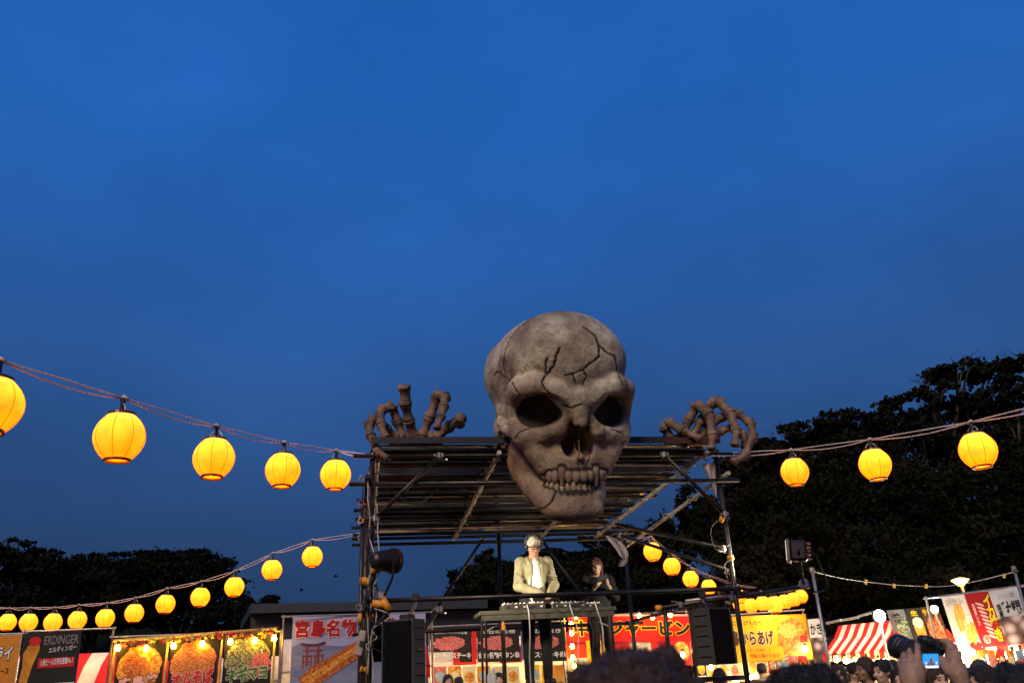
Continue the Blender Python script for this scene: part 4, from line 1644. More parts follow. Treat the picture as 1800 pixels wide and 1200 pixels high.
b = Banner(at(515, 1083, 17.75), at(748, 1077, 18.3), 1.42, SKYP, 'lavender banner with red lettering, wooden gate and grilled skewer', seed=9, cols=20)
b.rect(0.0, 0.46, 1.0, 1.0, SEAP, 0.003)
b.blob(0, 0, 0, 0, ink('far_hill', (0.17, 0.19, 0.34)), off=0.005, pts=[(0.0, 0.41), (0.06, 0.37), (0.16, 0.40), (0.26, 0.43), (0.40, 0.41), (0.55, 0.36), (0.75, 0.4), (0.95, 0.37), (0.98, 0.5), (0.5, 0.53), (0.02, 0.52)])
TOR = ink('gate_red', (0.24, 0.045, 0.05))
TOR2 = ink('gate_dark', (0.10, 0.035, 0.045))
b.blob(0, 0, 0, 0, TOR2, off=0.008, pts=[(0.062, 0.355), (0.10, 0.372), (0.2, 0.375), (0.25, 0.345), (0.245, 0.385), (0.2, 0.41), (0.11, 0.41), (0.07, 0.39)])
for u0, v0, u1, v1 in ((0.105, 0.41, 0.125, 0.66), (0.185, 0.41, 0.205, 0.66), (0.085, 0.455, 0.225, 0.475), (0.082, 0.52, 0.092, 0.70), (0.14, 0.52, 0.15, 0.70),
                       (0.168, 0.52, 0.178, 0.70), (0.222, 0.52, 0.232, 0.70), (0.078, 0.53, 0.155, 0.545), (0.163, 0.53, 0.236, 0.545), (0.078, 0.61, 0.155, 0.622), (0.163, 0.61, 0.236, 0.622)):
    b.rect(u0, v0, u1, v1, TOR, 0.010)
b.blob(0, 0, 0, 0, GRILL, off=0.013, pts=[(0.06, 0.82), (0.16, 0.66), (0.26, 0.58), (0.38, 0.45), (0.50, 0.34), (0.56, 0.42), (0.54, 0.54), (0.42, 0.66), (0.30, 0.80), (0.18, 0.93), (0.10, 0.96)])
b.blob(0, 0, 0, 0, FRY, off=0.015, pts=[(0.08, 0.83), (0.2, 0.72), (0.36, 0.54), (0.48, 0.42), (0.51, 0.46), (0.38, 0.62), (0.24, 0.78), (0.12, 0.92)])
b.rect(-0.0, 0.92, 0.1, 0.96, CREAM, 0.009, skew=-0.5)
b.text('宮島名物', 0.02, 0.05, 0.475, 0.29, DRED, 0.03, off=0.018, outline=PINK, obold=0.045)
b.text('焼がき', 0.54, 0.05, 0.86, 0.28, DRED, 0.03, off=0.018, outline=PINK, obold=0.045)

# ---- centre stalls behind the stage
C0, C1, C2, C3 = gnd(755, 20.5), gnd(996, 20.9), gnd(1215, 21.4), gnd(1424, 20.6)
stall(C0, C1, 'stall under black grilled meat banners with red and white valance', 2.35, 2.7, stripes=6, top=at(870, 1096, 20.7).z, valance=0.28, lights=5, first_red=False)
stall(C1, C2, 'stall under the long red banner with black lettering', 2.35, 2.75, stripes=6, top=at(1100, 1078, 21.1).z, valance=0.25, lights=4)
stall(C2, C3, 'stall under the yellow fried chicken banner', 2.3, 2.6, stripes=9, top=at(1320, 1078, 21.0).z, valance=0.12, lights=6)
for i, (x0, x1, t1, t2, lab) in enumerate([(757, 828, 'これぞ、ハラミの王道', '牛ハラミステーキ', 'black banner of red sliced meat left of the table legs'),
                                           (838, 912, '仙台の名物', '仙台名物牛タン串', 'black banner of skewered meat behind the table legs'),
                                           (924, 992, '炭火焼き', '牛ステーキ串', 'black banner with white lettering behind the standing musician')]):
    b = Banner(at(x0, 1102 - i, 20.4), at(x1, 1101 - i, 20.5), 0.76, CHAR, lab, 'black grilled meat banners', seed=i + 20)
    b.text(t1, 0.10, 0.08, 0.9, 0.2, WHITE, 0.01)
    b.blob(0.45, 0.47, 0.40, 0.2, MEAT, jag=0.12, n=40)
    b.text(t2, 0.02, 0.72, 0.98, 0.9, WHITE, 0.03)
for x, nm in ((833, 'red'), (918, 'blue')):
    p = at(x, 1101, 20.42)
    o = MB().box(p - Vector((0, 0, 0.4)), (0.11, 0.02, 0.62), None, 0.004).build('hanging_strip', RED if nm == 'red' else ink('slate_blue', (0.10, 0.12, 0.22)))
    tag(o, 'narrow %s cloth strip hanging between black meat banners' % nm, 'cloth strip')
# menu cards under the valance
mr = random.Random(5)
MC = [FRY, BEER, ink('sky_card', (0.30, 0.45, 0.58)), ink('card_cream', (0.72, 0.6, 0.35)), MEAT, RED, YEL, INK]


def cards(x0, x1, y, Y0, Y1, n, h, where, group):
    for i in range(n):
        t0, t1 = i / n, (i + 0.9) / n
        p, q = at(x0 + (x1 - x0) * t0, y, Y0 + (Y1 - Y0) * t0), at(x0 + (x1 - x0) * t1, y, Y0 + (Y1 - Y0) * t1)
        q.z = p.z
        bm, pm = MC[mr.randrange(len(MC))], MC[mr.randrange(5)]
        b = Banner(p, q, h * mr.uniform(0.85, 1.1), bm, 'menu card, %s from the left %s' % (ORD[i], where), group, cols=4, rows=4, wave=0.004, seed=i)
        b.blob(0.5, 0.5, 0.36, 0.26, pm, jag=0.12, n=20)
        b.rect(0.1, 0.82, 0.9, 0.92, (WHITE, RED, INK)[i % 3], 0.004)
        b.root['category'] = 'menu card'
        b.root.name = 'menu_card'


cards(762, 915, 1171, 20.2, 20.3, 6, 0.42, 'under the black meat banners', 'menu cards left of the musician')
cards(930, 992, 1168, 20.4, 20.5, 3, 0.45, 'behind the musician', 'menu cards behind the musician')
cards(1222, 1300, 1158, 20.9, 20.8, 4, 0.5, 'under the yellow banner left half', 'menu cards under the yellow banner left')
cards(1312, 1420, 1152, 20.6, 20.5, 6, 0.45, 'under the yellow banner right half', 'menu cards under the yellow banner right')

b = Banner(at(998, 1079, 20.9), at(1216, 1079, 21.2), 0.62, RED, 'long red banner with black lettering outlined in yellow', seed=31, cols=18)
b.text('中華ジャーピン', 0.04, 0.22, 0.97, 0.80, INK, 0.04, off=0.016, outline=YEL, obold=0.045)
b.rect(0.0, 0.0, 1.0, 0.07, PINK, 0.004)
b = Banner(at(1030, 1125, 20.8), at(1068, 1125, 20.85), 0.5, YEL, 'small yellow card under the red banner', seed=33)
b.blob(0.5, 0.5, 0.4, 0.35, FRY)
b = Banner(at(1180, 1124, 20.8), at(1212, 1124, 20.85), 0.55, RED, 'small red card of fried food beside the right loudspeaker', seed=34)
b.blob(0.5, 0.45, 0.42, 0.38, FRY)
bulb_string([at(x, y, 20.7) for x, y in ((1004, 1096), (1012, 1083), (1124, 1082), (1147, 1084), (1178, 1080))], 'bare bulbs along the top of the red banner', sc=1.15)
bulb_string([at(x, y, 20.6) for x, y in ((1005, 1112), (1006, 1135), (1007, 1155), (1010, 1170))], 'bulbs hanging down the left post of the red stall', sc=1.15)
bulb_string([at(x, y, 20.4) for x, y in ((1200, 1150), (1250, 1172), (1318, 1192), (1416, 1140))], 'loose warm bulbs round the yellow banner stall', warm=True, sc=1.2)
b = Banner(at(1268, 1083, 20.5), at(1416, 1078, 20.55), 1.0, YEL, 'yellow fried chicken banner with brown lettering', seed=35, cols=16, border=ORG)
b.text('あなごあげものや', 0.03, 0.10, 0.47, 0.22, BRN, 0.01)
b.text('広島からあげ', -0.02, 0.32, 0.58, 0.66, BRN, 0.03, outline=CREAM, off=0.014)
b.text('塩レモンを使用して', 0.2, 0.72, 0.52, 0.79, RED, 0.0)
b.text('特製の塩からあげ', 0.27, 0.83, 0.62, 0.92, RED, 0.01)
b.blob(0.80, 0.5, 0.19, 0.42, FRY, jag=0.12, n=50)
b.blob(0.76, 0.36, 0.11, 0.16, FRIES, off=0.008, jag=0.1)
b.blob(0.86, 0.66, 0.10, 0.16, GRILL, off=0.008, jag=0.15)
b = Banner(at(1419, 1088, 20.3), at(1443, 1086, 20.3), 0.95, OYST, 'narrow grey oyster banner beside the yellow banner', seed=36)
b.rect(0, 0, 1, 0.42, WHITE, 0.004)
b.text('かき', 0.1, 0.1, 0.9, 0.36, INK, 0.03)

# ---- right row
R0, R1, R2, R3 = gnd(1452, 18.2), gnd(1562, 17.0), gnd(1650, 14.8), gnd(1900, 12.6)
stall(R0, R1, 'striped red and white tent roof left of the white flood lamp', at(1500, 1148, 17.5).z, at(1500, 1108, 18.4).z + 0.12, stripes=13, valance=0.12, lights=4, depth=1.1)
stall((R1[0] + 0.05, R1[1]), gnd(1652, 16.5), 'striped stall behind the row of three tall food banners', at(1600, 1150, 16.6).z, at(1600, 1108, 17.4).z, stripes=9, valance=0.1, lights=3)
stall(R2, R3, 'brightly lit stall under the oyster and fries banners', at(1700, 1133, 14.0).z, at(1700, 1122, 14.6).z + 0.1, stripes=12, valance=0.13, top=at(1720, 1040, 14.0).z, lights=9, bscale=2.2)
for i, (x0, y0, x1, y1, m_, lab) in enumerate([(1558, 1072, 1588, 1070, GREY, 'grey banner of skewers right of the white flood lamp'), (1588, 1070, 1619, 1067, CHAR, 'black banner of a full beer glass'),
                                               (1617, 1067, 1648, 1064, BRN, 'dark brown banner of glazed skewers')]):
    b = Banner(at(x0, y0, 15.9 - i * 0.12), at(x1, y1, 15.8 - i * 0.12), 0.72, m_, lab, 'three tall food banners beside the flood lamp', seed=40 + i, lean=0.12)
    if i == 0:
        b.blob(0.5, 0.55, 0.36, 0.42, GREENS, jag=0.2, rot=0.4)
        b.rect(0.08, 0.5, 0.25, 0.75, RED, 0.008)
        b.text('焼', 0.2, 0.08, 0.7, 0.28, INK, 0.03)
    elif i == 1:
        b.blob(0, 0, 0, 0, BEER, pts=[(0.25, 0.42), (0.85, 0.42), (0.80, 0.9), (0.36, 0.9)])
        b.blob(0.55, 0.34, 0.3, 0.13, FOAM, off=0.008)
        b.rect(0.3, 0.92, 0.9, 0.98, WHITE, 0.006)
        b.text('生', 0.3, 0.05, 0.7, 0.18, YEL, 0.03)
    else:
        b.blob(0.5, 0.6, 0.42, 0.36, GRILL, jag=0.2)
        b.text('やきとり', 0.05, 0.04, 0.95, 0.2, YEL, 0.03)
for i, (x0, y0, x1, y1, m_, lab) in enumerate([(1654, 1049, 1697, 1044, WHITE, 'white banner of fried potato sticks'), (1695, 1044, 1739, 1038, DRED, 'dark red squid banner with yellow vertical lettering'),
                                               (1737, 1039, 1787, 1031, ink('pale_blue', (0.50, 0.53, 0.62)), 'pale banner of open oysters with black lettering')]):
    b = Banner(at(x0, y0, 13.9 - i * 0.3), at(x1, y1, 13.65 - i * 0.3), 0.78, m_, lab, 'three tall banners on the right stall', seed=50 + i, lean=0.10)
    if i == 0:
        b.blob(0.5, 0.42, 0.20, 0.28, FRIES, jag=0.08, rot=0.15)
        b.blob(0.74, 0.74, 0.22, 0.22, FRIES, jag=0.08, rot=0.3)
        b.blob(0.74, 0.95, 0.24, 0.07, RED, jag=0.05)
        b.text('ポテト', 0.12, 0.06, 0.8, 0.18, WHITE, 0.02, outline=GREY)
        b.text('フライドポテト', 0.62, 0.36, 0.96, 0.40, GREY, 0.0)
    elif i == 1:
        b.text('イ\nカ\n焼\nき', 0.62, 0.05, 0.96, 0.92, YEL, 0.05, outline=INK)
        for k in range(9):
            b.blob(0.46 + 0.01 * k, 0.22 + 0.075 * k, 0.17, 0.022, PINK, off=0.006, rot=0.5, n=14)
        b.text('国\n産\nい\nか', 0.15, 0.2, 0.26, 0.6, PINK, 0.02)
        b.blob(0.28, 0.86, 0.13, 0.075, PINK, n=20, jag=0.0)
        b.blob(0.28, 0.86, 0.10, 0.055, DRED, n=20, jag=0.0, off=0.008)
        b.text('い', 0.22, 0.82, 0.34, 0.9, PINK, 0.03, off=0.013)
    else:
        b.rect(0, 0.52, 1, 1.0, OYST, 0.004)
        b.blob(0.5, 0.56, 0.46, 0.07, OYST, jag=0.25, off=0.006)
        b.text('国\n産', 0.1, 0.26, 0.25, 0.5, INK, 0.03)
        b.text('牡蠣', 0.28, 0.22, 0.92, 0.48, INK, 0.04, off=0.014)
        b.text('ぷりぷり濃厚', 0.25, 0.08, 0.85, 0.17, GREY, 0.0)
cards(1666, 1800, 1142, 13.5, 12.7, 8, 0.36, 'under the right stall valance', 'menu cards on the right stall')
cards(1562, 1640, 1152, 15.8, 15.5, 5, 0.3, 'under the three tall banners', 'menu cards on the striped stall')
bulb_string([at(x, y, 13.3) for x, y in ((1668, 1158), (1690, 1160), (1712, 1164), (1738, 1158), (1760, 1156), (1782, 1152), (1796, 1150))], 'bright bulbs under the valance of the right stall', warm=True, sc=1.2)
bulb_string([at(x, y, 16.8) for x, y in ((1470, 1158), (1486, 1160), (1504, 1160), (1524, 1160), (1545, 1162))], 'bulbs glowing under the striped tent', sc=1.1)

# poles, flood lamp, street lamp
def pole(p_top, r, label, lean=(0, 0)):
    p = Vector(p_top)
    root = empty('steel_pole', (p.x + lean[0], p.y + lean[1], 0))
    tag(root, label, 'pole', 'tall steel poles among the right stalls')
    MB().tube([(p.x + lean[0], p.y + lean[1], 0), p], r, 10).build('shaft', FRAME, root, smooth=True)
    MB().lathe([(0.001, 0.05), (r * 1.6, 0.05), (r * 1.8, 0.0), (r * 1.2, -0.04), (r, -0.04)], 10, Matrix.Translation(p)).build('pole_cap', FRAME, root)


pole(at(1428, 1003, 13.6), 0.024, 'steel pole right of the flood lamp arm, topped with a cap')
pole(at(1783, 1001, 11.8), 0.019, 'steel pole beside the oyster banner at the right')
root = empty('flood_lamp', (at(1556, 1160, 15.6).x, 15.6, 0))
tag(root, 'white flood lamp glaring on a thin stand among the right stalls', 'flood lamp')
p = at(1546, 1082, 15.6)
MB().tube([(p.x + 0.05, 15.62, 0), p + Vector((0, 0.03, 0))], 0.022, 8).build('stand', mat('white_stand', (0.7, 0.7, 0.68), 0.5), root)
MB().box(p + Vector((0, 0.02, 0)), (0.24, 0.05, 0.2), None, 0.02).build('housing', BLACKP, root)
MB().lathe([(0.001, 0.06), (0.06, 0.045), (0.10, 0.0)], 20, Matrix.Translation(p + Vector((0, -0.01, 0))) @ Matrix.Rotation(math.pi / 2, 4, 'X')).build('lens', COOLM, root, smooth=True)
p = at(1361, 1073, 20.2)
root = empty('banner_lamp', p - Vector((0, 0, 0.08)))
tag(root, 'warm lamp shining down over the top of the yellow banner', 'lamp')
MB().lathe([(0.001, 0.10), (0.06, 0.09), (0.14, 0.0), (0.13, 0.0), (0.05, 0.08)], 16, Matrix.Translation(p)).build('shade', mat('white_stand', (0.7, 0.7, 0.68), 0.5), root, smooth=True)
MB().lathe([(0.001, -0.05), (0.05, -0.035), (0.065, 0.0), (0.04, 0.05), (0.001, 0.06)], 14, Matrix.Translation(p)).build('bulb', WARMM, root, smooth=True)
MB().tube([p + Vector((0, 0, 0.1)), p + Vector((0.02, 0.25, 0.14)), p + Vector((0.02, 0.32, -0.05))], 0.012, 6).build('arm', FRAME, root)
p = at(1643, 1070, 14.9)
root = empty('small_flood_lamp', (p.x, p.y, p.z - 0.1))
tag(root, 'small white flood lamp clipped beside the brown skewer banner', 'flood lamp')
MB().box(p + Vector((0, 0.03, 0)), (0.15, 0.04, 0.13), None, 0.015).build('housing', BLACKP, root)
MB().lathe([(0.001, 0.035), (0.04, 0.028), (0.06, 0.0)], 18, Matrix.Translation(p + Vector((0, 0.005, 0))) @ Matrix.Rotation(math.pi / 2, 4, 'X')).build('lens', COOLM, root, smooth=True)
MB().tube([p + Vector((0, 0.05, 0)), p + Vector((0.1, 0.1, -0.35))], 0.012, 6).build('bracket', FRAME, root)
p = at(1688, 1021, 24.0)
root = empty('street_lamp', (p.x + 0.35, p.y, 0))
tag(root, 'street lamp with glowing saucer head above the right banners', 'street lamp')
MB().tube([(p.x + 0.35, p.y, 0), p + Vector((0.1, 0, -0.9)), p + Vector((0, 0, -0.1))], [0.06, 0.05, 0.04], 10).build('post', FRAME, root, smooth=True)
SLM = BULBM.copy()
SLM.name = 'street_lamp_glow'
SLM.node_tree.nodes['Principled BSDF'].inputs['Emission Color'].default_value = (1.0, 0.56, 0.14, 1)
SLM.node_tree.nodes['Principled BSDF'].inputs['Emission Strength'].default_value = 7.0
MB().lathe([(0.001, -0.13), (0.07, -0.12), (0.14, -0.05), (0.22, 0.02)], 20, Matrix.Translation(p)).build('glass_bowl', SLM, root, smooth=True)
MB().lathe([(0.225, 0.02), (0.22, 0.045), (0.12, 0.075), (0.001, 0.085)], 20, Matrix.Translation(p)).build('glass_top', SLM, root, smooth=True)
MB().lathe([(0.05, 0.08), (0.045, 0.11), (0.001, 0.115)], 12, Matrix.Translation(p)).build('lamp_cap', mat('lamp_metal', (0.3, 0.27, 0.2), 0.5), root)
# slack bunting wire behind and the tube lights on it
wroot = empty('bunting_wire', at(1420, 1003, 14))
tag(wroot, 'slack wire with small clips strung across the dark trees on the right', 'wire')
pts = [at(1430, 1004, 13.7), at(1475, 1015, 15), at(1530, 1023, 16), at(1600, 1029, 17), at(1680, 1028, 18), at(1790, 1003, 18)]
wire('strand', pts, 0.008, WCABLE, wroot)
for x, y, Y in ((1522, 1022.5, 15.9), (1572, 1029, 16.6), (1628, 1030, 17.3), (1765, 1012, 18)):
    MB().box(at(x, y, Y), (0.05, 0.02, 0.08), Matrix.Rotation(0.4, 3, 'Y')).build('clip', gp, wroot)
troot = empty('tube_light_row', at(1452, 1095, 16.8))
tag(troot, 'row of pale tube lights sloping up to the white flood lamp', 'tube lights')
for xa, ya, xb, yb in ((1453, 1095, 1479, 1089), (1479, 1090, 1509, 1084), (1509, 1083, 1543, 1073)):
    MB().tube([at(xa, ya, 16.4), at(xb, yb, 16.0)], 0.022, 8).build('tube', mat('tube_glass', (0.7, 0.7, 0.72), 0.3), troot)
# long dark shed behind the left stalls
sh = empty('shed', at(560, 1150, 27))
tag(sh, 'long dark flat roofed shed behind the lavender banner', 'shed')
DK = mat('shed_wall', (0.022, 0.021, 0.024), 0.8)
pa, pb = at(440, 1068, 26.0), at(850, 1046, 28.5)
U = Vector((pb.x - pa.x, pb.y - pa.y, 0))
W = U.length
U.normalize()
R3m = Matrix((U, Vector((-U.y, U.x, 0)), Vector((0, 0, 1)))).transposed()
mid = Vector(((pa.x + pb.x) / 2, (pa.y + pb.y) / 2, 0))
Bk = Vector((-U.y, U.x, 0))
MB().box(mid + Bk * 3 + Vector((0, 0, pa.z / 2 - 0.1)), (W - 0.6, 6, pa.z - 0.2), R3m).build('wall', DK, sh)
MB().box(mid + Bk * 3 + Vector((0, 0, pa.z - 0.05)), (W, 6.8, 0.26), R3m).build('roof', mat('shed_roof', (0.03, 0.035, 0.05), 0.6), sh)
for k in range(8):
    MB().box(mid + U * (-W / 2 + (k + 0.5) * W / 8) - Bk * 0.012 + Vector((0, 0, pa.z - 0.75)), (W / 8 - 0.06, 0.03, 1.0), R3m).build('wall_panel', mat('shed_panel', (0.03, 0.028, 0.03), 0.7), sh)
# ------------------------------------------------------------------ stage equipment
CAN = mat('lamp_can_black', (0.02, 0.016, 0.016), 0.4, 0.2)
CANR = mat('lamp_can_dark_red', (0.10, 0.012, 0.02), 0.4, 0.2)
GRILLE = mat('speaker_grille', (0.006, 0.006, 0.006), 0.9, bump=0.5, bscale=220, spec=0.1)
CAB = mat('speaker_cabinet', (0.055, 0.052, 0.050), 0.7, var=0.25, scale=40, bump=0.3, bscale=120)


def frame_to(direction, up=Vector((0, 0, 1))):
    y = Vector(direction).normalized()
    x = y.cross(up).normalized()
    z = x.cross(y)
    return Matrix((x, y, z)).transposed().to_4x4()


DJ_POS = at(948, 1150, 11.1)
TARGET = Vector((DJ_POS.x, 11.1, 2.75))


def par_can(p, target, label, energy, hang):
    """round stage lamp on a yoke"""
    root = empty('stage_lamp', hang)
    tag(root, label, 'stage lamp', 'stage lamps on the scaffold')
    M = Matrix.Translation(p) @ frame_to(target - p) @ Matrix.Rotation(-math.pi / 2, 4, 'X')
    # lathe axis z -> points at the target
    M = Matrix.Translation(p) @ (target - p).to_track_quat('Z', 'Y').to_matrix().to_4x4()
    MB().lathe([(0.001, -0.19), (0.05, -0.185), (0.085, -0.16), (0.10, -0.10), (0.115, 0.0), (0.13, 0.10), (0.135, 0.15), (0.122, 0.15), (0.115, 0.10)], 24, M).build('can', CAN, root, smooth=False)
    MB().lathe([(0.135, 0.10), (0.141, 0.10), (0.141, 0.13), (0.135, 0.13)], 24, M).build('rim_band', CANR, root)
    MB().lathe([(0.001, 0.112), (0.08, 0.108), (0.113, 0.10)], 24, M).build('lens', mat('lamp_lens', (0.9, 0.85, 0.7), 0.2, emit=(1, 0.85, 0.6), estr=1.2), root, smooth=True)
    side = M.to_3x3() @ Vector((1, 0, 0))
    down = (hang - p)
    pts = [p + side * 0.15, p + side * 0.15 + down * 0.55, hang + side * 0.05, hang - side * 0.05, p - side * 0.15 + down * 0.55, p - side * 0.15]
    MB().tube(pts, 0.014, 6).build('yoke', CAN, root)
    MB().box(hang, (0.09, 0.07, 0.09), None, 0.015).build('clamp', CLAMP, root)
    ld = bpy.data.lights.new('stage_lamp_light', 'SPOT')
    ld.energy = energy
    ld.color = (1.0, 0.86, 0.62)
    ld.spot_size = math.radians(64)
    ld.spot_blend = 0.9
    ld.shadow_soft_size = 0.09
    lo = bpy.data.objects.new('lamp_beam', ld)
    COL.objects.link(lo)
    d = (target - p).normalized()
    lo.parent = root
    lo.matrix_parent_inverse = Matrix.Translation(-root.location)
    lo.location = p + d * 0.17
    lo.rotation_euler = d.to_track_quat('-Z', 'Y').to_euler()
    return root


par_can(at(677, 985, 9.42), TARGET + Vector((0, 0.2, 0.3)), 'black round stage lamp clamped to the left post of the stage', 420.0, S(0.12, -0.10, 2.60))


def flood(p, target, hang):
    root = empty('stage_lamp', hang)
    tag(root, 'black square stage lamp on the outrigger pipe right of the stage', 'stage lamp', 'stage lamps on the scaffold')
    q = (target - p).to_track_quat('Z', 'Y').to_matrix()
    M = q
    MB().box(p, (0.20, 0.24, 0.20), M, 0.03).build('housing', CAN, root)
    MB().box(p + M @ Vector((0, 0.0, 0.115)), (0.23, 0.27, 0.04), M, 0.01).build('front_frame', mat('lamp_rim_grey', (0.2, 0.19, 0.19), 0.35, 0.6), root)
    MB().box(p + M @ Vector((0, 0.0, 0.137)), (0.19, 0.23, 0.006), M).build('lens', mat('lamp_lens', (0.9, 0.85, 0.7), 0.2, emit=(1, 0.85, 0.6), estr=1.2), root)
    for k in range(5):
        MB().box(p + M @ Vector((0, -0.09 + 0.045 * k, -0.115)), (0.16, 0.012, 0.05), M).build('cooling_fin', CANR, root)
    side = M @ Vector((0, 1, 0)) if abs((M @ Vector((0, 1, 0))).z) < 0.6 else M @ Vector((1, 0, 0))
    pts = [p + side * 0.145, p + side * 0.13 + (hang - p) * 0.6, hang + side * 0.03, hang - side * 0.03, p - side * 0.13 + (hang - p) * 0.6, p - side * 0.145]
    MB().tube(pts, 0.016, 6).build('yoke', CAN, root)
    MB().box(hang, (0.10, 0.08, 0.10), None, 0.015).build('clamp', CLAMP, root)
    wire('cable', [p + M @ Vector((0, 0, -0.13)), p + Vector((0.22, 0.05, -0.1)), p + Vector((0.28, 0.05, -0.42)), hang + Vector((0.1, 0, -0.1))], 0.009, CABLE, root)
    ld = bpy.data.lights.new('stage_lamp_light', 'SPOT')
    ld.energy = 520.0
    ld.color = (1.0, 0.86, 0.64)
    ld.spot_size = math.radians(70)
    ld.spot_blend = 0.9
    ld.shadow_soft_size = 0.1
    lo = bpy.data.objects.new('lamp_beam', ld)
    COL.objects.link(lo)
    d = (target - p).normalized()
    lo.parent = root
    lo.matrix_parent_inverse = Matrix.Translation(-root.location)
    lo.location = p + d * 0.19
    lo.rotation_euler = d.to_track_quat('-Z', 'Y').to_euler()


FL_LAMP = at(1404, 968, 10.3)
flood(FL_LAMP, TARGET + Vector((0.2, 0.25, 0.45)), at(1413, 1026, 10.62))


def speaker(p, size, rz, label, hang):
    root = empty('loudspeaker', p - Vector((0, 0, size[2] / 2)))
    tag(root, label, 'loudspeaker', 'black loudspeakers hung on the front rail')
    R = Matrix.Rotation(rz, 3, 'Z')
    w, d, h = size
    # tapered cabinet: the back is narrower than the front
    vs = []
    for z in (-h / 2, h / 2):
        for x, y in ((-w / 2, -d / 2), (w / 2, -d / 2), (w / 2, d * 0.12), (w * 0.3, d / 2), (-w * 0.3, d / 2), (-w / 2, d * 0.12)):
            vs.append(p + R @ Vector((x, y, z)))
    fs = [(5, 4, 3, 2, 1, 0), (6, 7, 8, 9, 10, 11)] + [(k, (k + 1) % 6, 6 + (k + 1) % 6, 6 + k) for k in range(6)]
    MB().add(vs, fs).build('cabinet', CAB, root)
    MB().box(p + R @ Vector((0, -d / 2 - 0.010, 0)), (w * 0.88, 0.018, h * 0.95), R, 0.006).build('grille', GRILLE, root)
    for s_ in (-1, 1):
        for k in range(5):
            MB().box(p + R @ Vector((s_ * (w / 2 + 0.002), -d * 0.19, -h * 0.36 + k * h * 0.18)), (0.006, d * 0.5, 0.010), R).build('side_groove', GRILLE, root)
        MB().box(p + R @ Vector((s_ * (w / 2 + 0.004), -d * 0.15, 0.02)), (0.008, 0.012, 0.012), R).build('bolt', CLAMP, root)
    for s_ in (-1, 1):
        MB().box(p + R @ Vector((s_ * (w / 2 - 0.006), -d / 2 - 0.012, 0)), (0.012, 0.026, h), R).build('corner_trim', CAB, root)
    MB().tube([p + R @ Vector((0, 0, h / 2)), hang - Vector((0, 0, 0.05)), hang], 0.018, 8).build('hanger', CLAMP, root)
    MB().box(hang + Vector((0, 0, 0.02)), (0.075, 0.075, 0.09), None, 0.015).build('clamp', BLACKP, root)
    MB().box(p + Vector((0, 0, h / 2 + 0.03)), (0.13, 0.13, 0.06), R, 0.012).build('clamp', BLACKP, root)


speaker(at(716, 1146, 9.36), (0.37, 0.36, 0.64), -0.40, 'black loudspeaker hanging low on the left of the stage', S(0.49, -0.06, 2.545))
speaker(at(1247, 1118, 10.12), (0.36, 0.36, 0.60), 0.62, 'black loudspeaker hanging under the outrigger on the right of the stage', at(1235, 1048, 10.22))

# small amplifier strapped on the left post
root = empty('junction_box', at(640, 1140, 9.62))
tag(root, 'pale cable junction box strapped to the left stage post', 'box')
MB().box(at(636, 1130, 9.6), (0.08, 0.16, 0.26), Matrix.Rotation(0.2, 3, 'Y'), 0.012).build('housing', mat('pale_box', (0.42, 0.36, 0.28), 0.6), root)
MB().box(at(636, 1130, 9.505), (0.05, 0.012, 0.05), Matrix.Rotation(0.2, 3, 'Y')).build('socket', BLACKP, root)
root = empty('amplifier', at(668, 1118, 9.9))
tag(root, 'dark amplifier case hanging behind the left stage post', 'amplifier')
MB().box(at(668, 1110, 9.9), (0.2, 0.2, 0.62), None, 0.02).build('case', GRILLE, root)
MB().box(at(668, 1088, 9.79), (0.14, 0.01, 0.10), None, 0.003).build('panel', CAB, root)

# table with mixers
TABM = mat('table_top_grey', (0.075, 0.072, 0.052), 0.55, var=0.25, scale=10)
tl, tr = at(842, 1078, 10.55), at(1083, 1066, 10.85)
tr.z = tl.z
U = (tr - tl).normalized()
Bk = Vector((-U.y, U.x, 0))
R = Matrix((U, Bk, Vector((0, 0, 1)))).transposed()
TW = (tr - tl).length
tc_ = (tl + tr) / 2 + Bk * 0.28
root = empty('folding_table', (tc_.x, tc_.y, DECK))
tag(root, 'long grey folding table standing before the musician', 'table')
MB().box(tc_, (TW, 0.58, 0.055), R, 0.012).build('table_top', TABM, root)
MB().box(tc_ - Bk * 0.27 - Vector((0, 0, 0.055)), (TW - 0.06, 0.02, 0.06), R).build('apron', TABM, root)
for s_ in (-1, 1):
    for f in (-1, 1):
        p = tc_ + U * s_ * (TW / 2 - 0.09) + Bk * f * 0.2
        MB().tube([p - Vector((0, 0, 0.03)), Vector((p.x + s_ * 0.01, p.y, DECK))], 0.014, 8).build('leg', PIPE, root)
    p = tc_ + U * s_ * (TW / 2 - 0.09)
    MB().tube([p + Bk * 0.2 - Vector((0, 0, 0.5)), p - Bk * 0.2 - Vector((0, 0, 0.5))], 0.010, 6).build('crossbar', PIPE, root)
    MB().tube([p - Bk * 0.2 - Vector((0, 0, 0.2)), p - Bk * 0.15 - U * s_ * 0.3 - Vector((0, 0, 0.05))], 0.010, 6).build('stay', ZINC, root)
p = tc_ - U * (TW / 2 - 0.28) - Bk * 0.33
st = empty('microphone_stand', (p.x, p.y, DECK))
tag(st, 'thin black stand with an orange tip below the table left end', 'stand')
MB().tube([(p.x, p.y, DECK), (p.x, p.y, tc_.z - 0.12)], 0.018, 8).build('shaft', PIPE, st)
MB().lathe([(0.001, 0.10), (0.016, 0.09), (0.03, 0.0), (0.02, -0.01)], 10, Matrix.Translation((p.x, p.y, tc_.z - 0.20))).build('orange_tip', ORANGE, st)
MB().lathe([(0.001, 0.02), (0.10, 0.015), (0.12, 0.0)], 14, Matrix.Translation((p.x, p.y, DECK))).build('foot', PIPE, st)


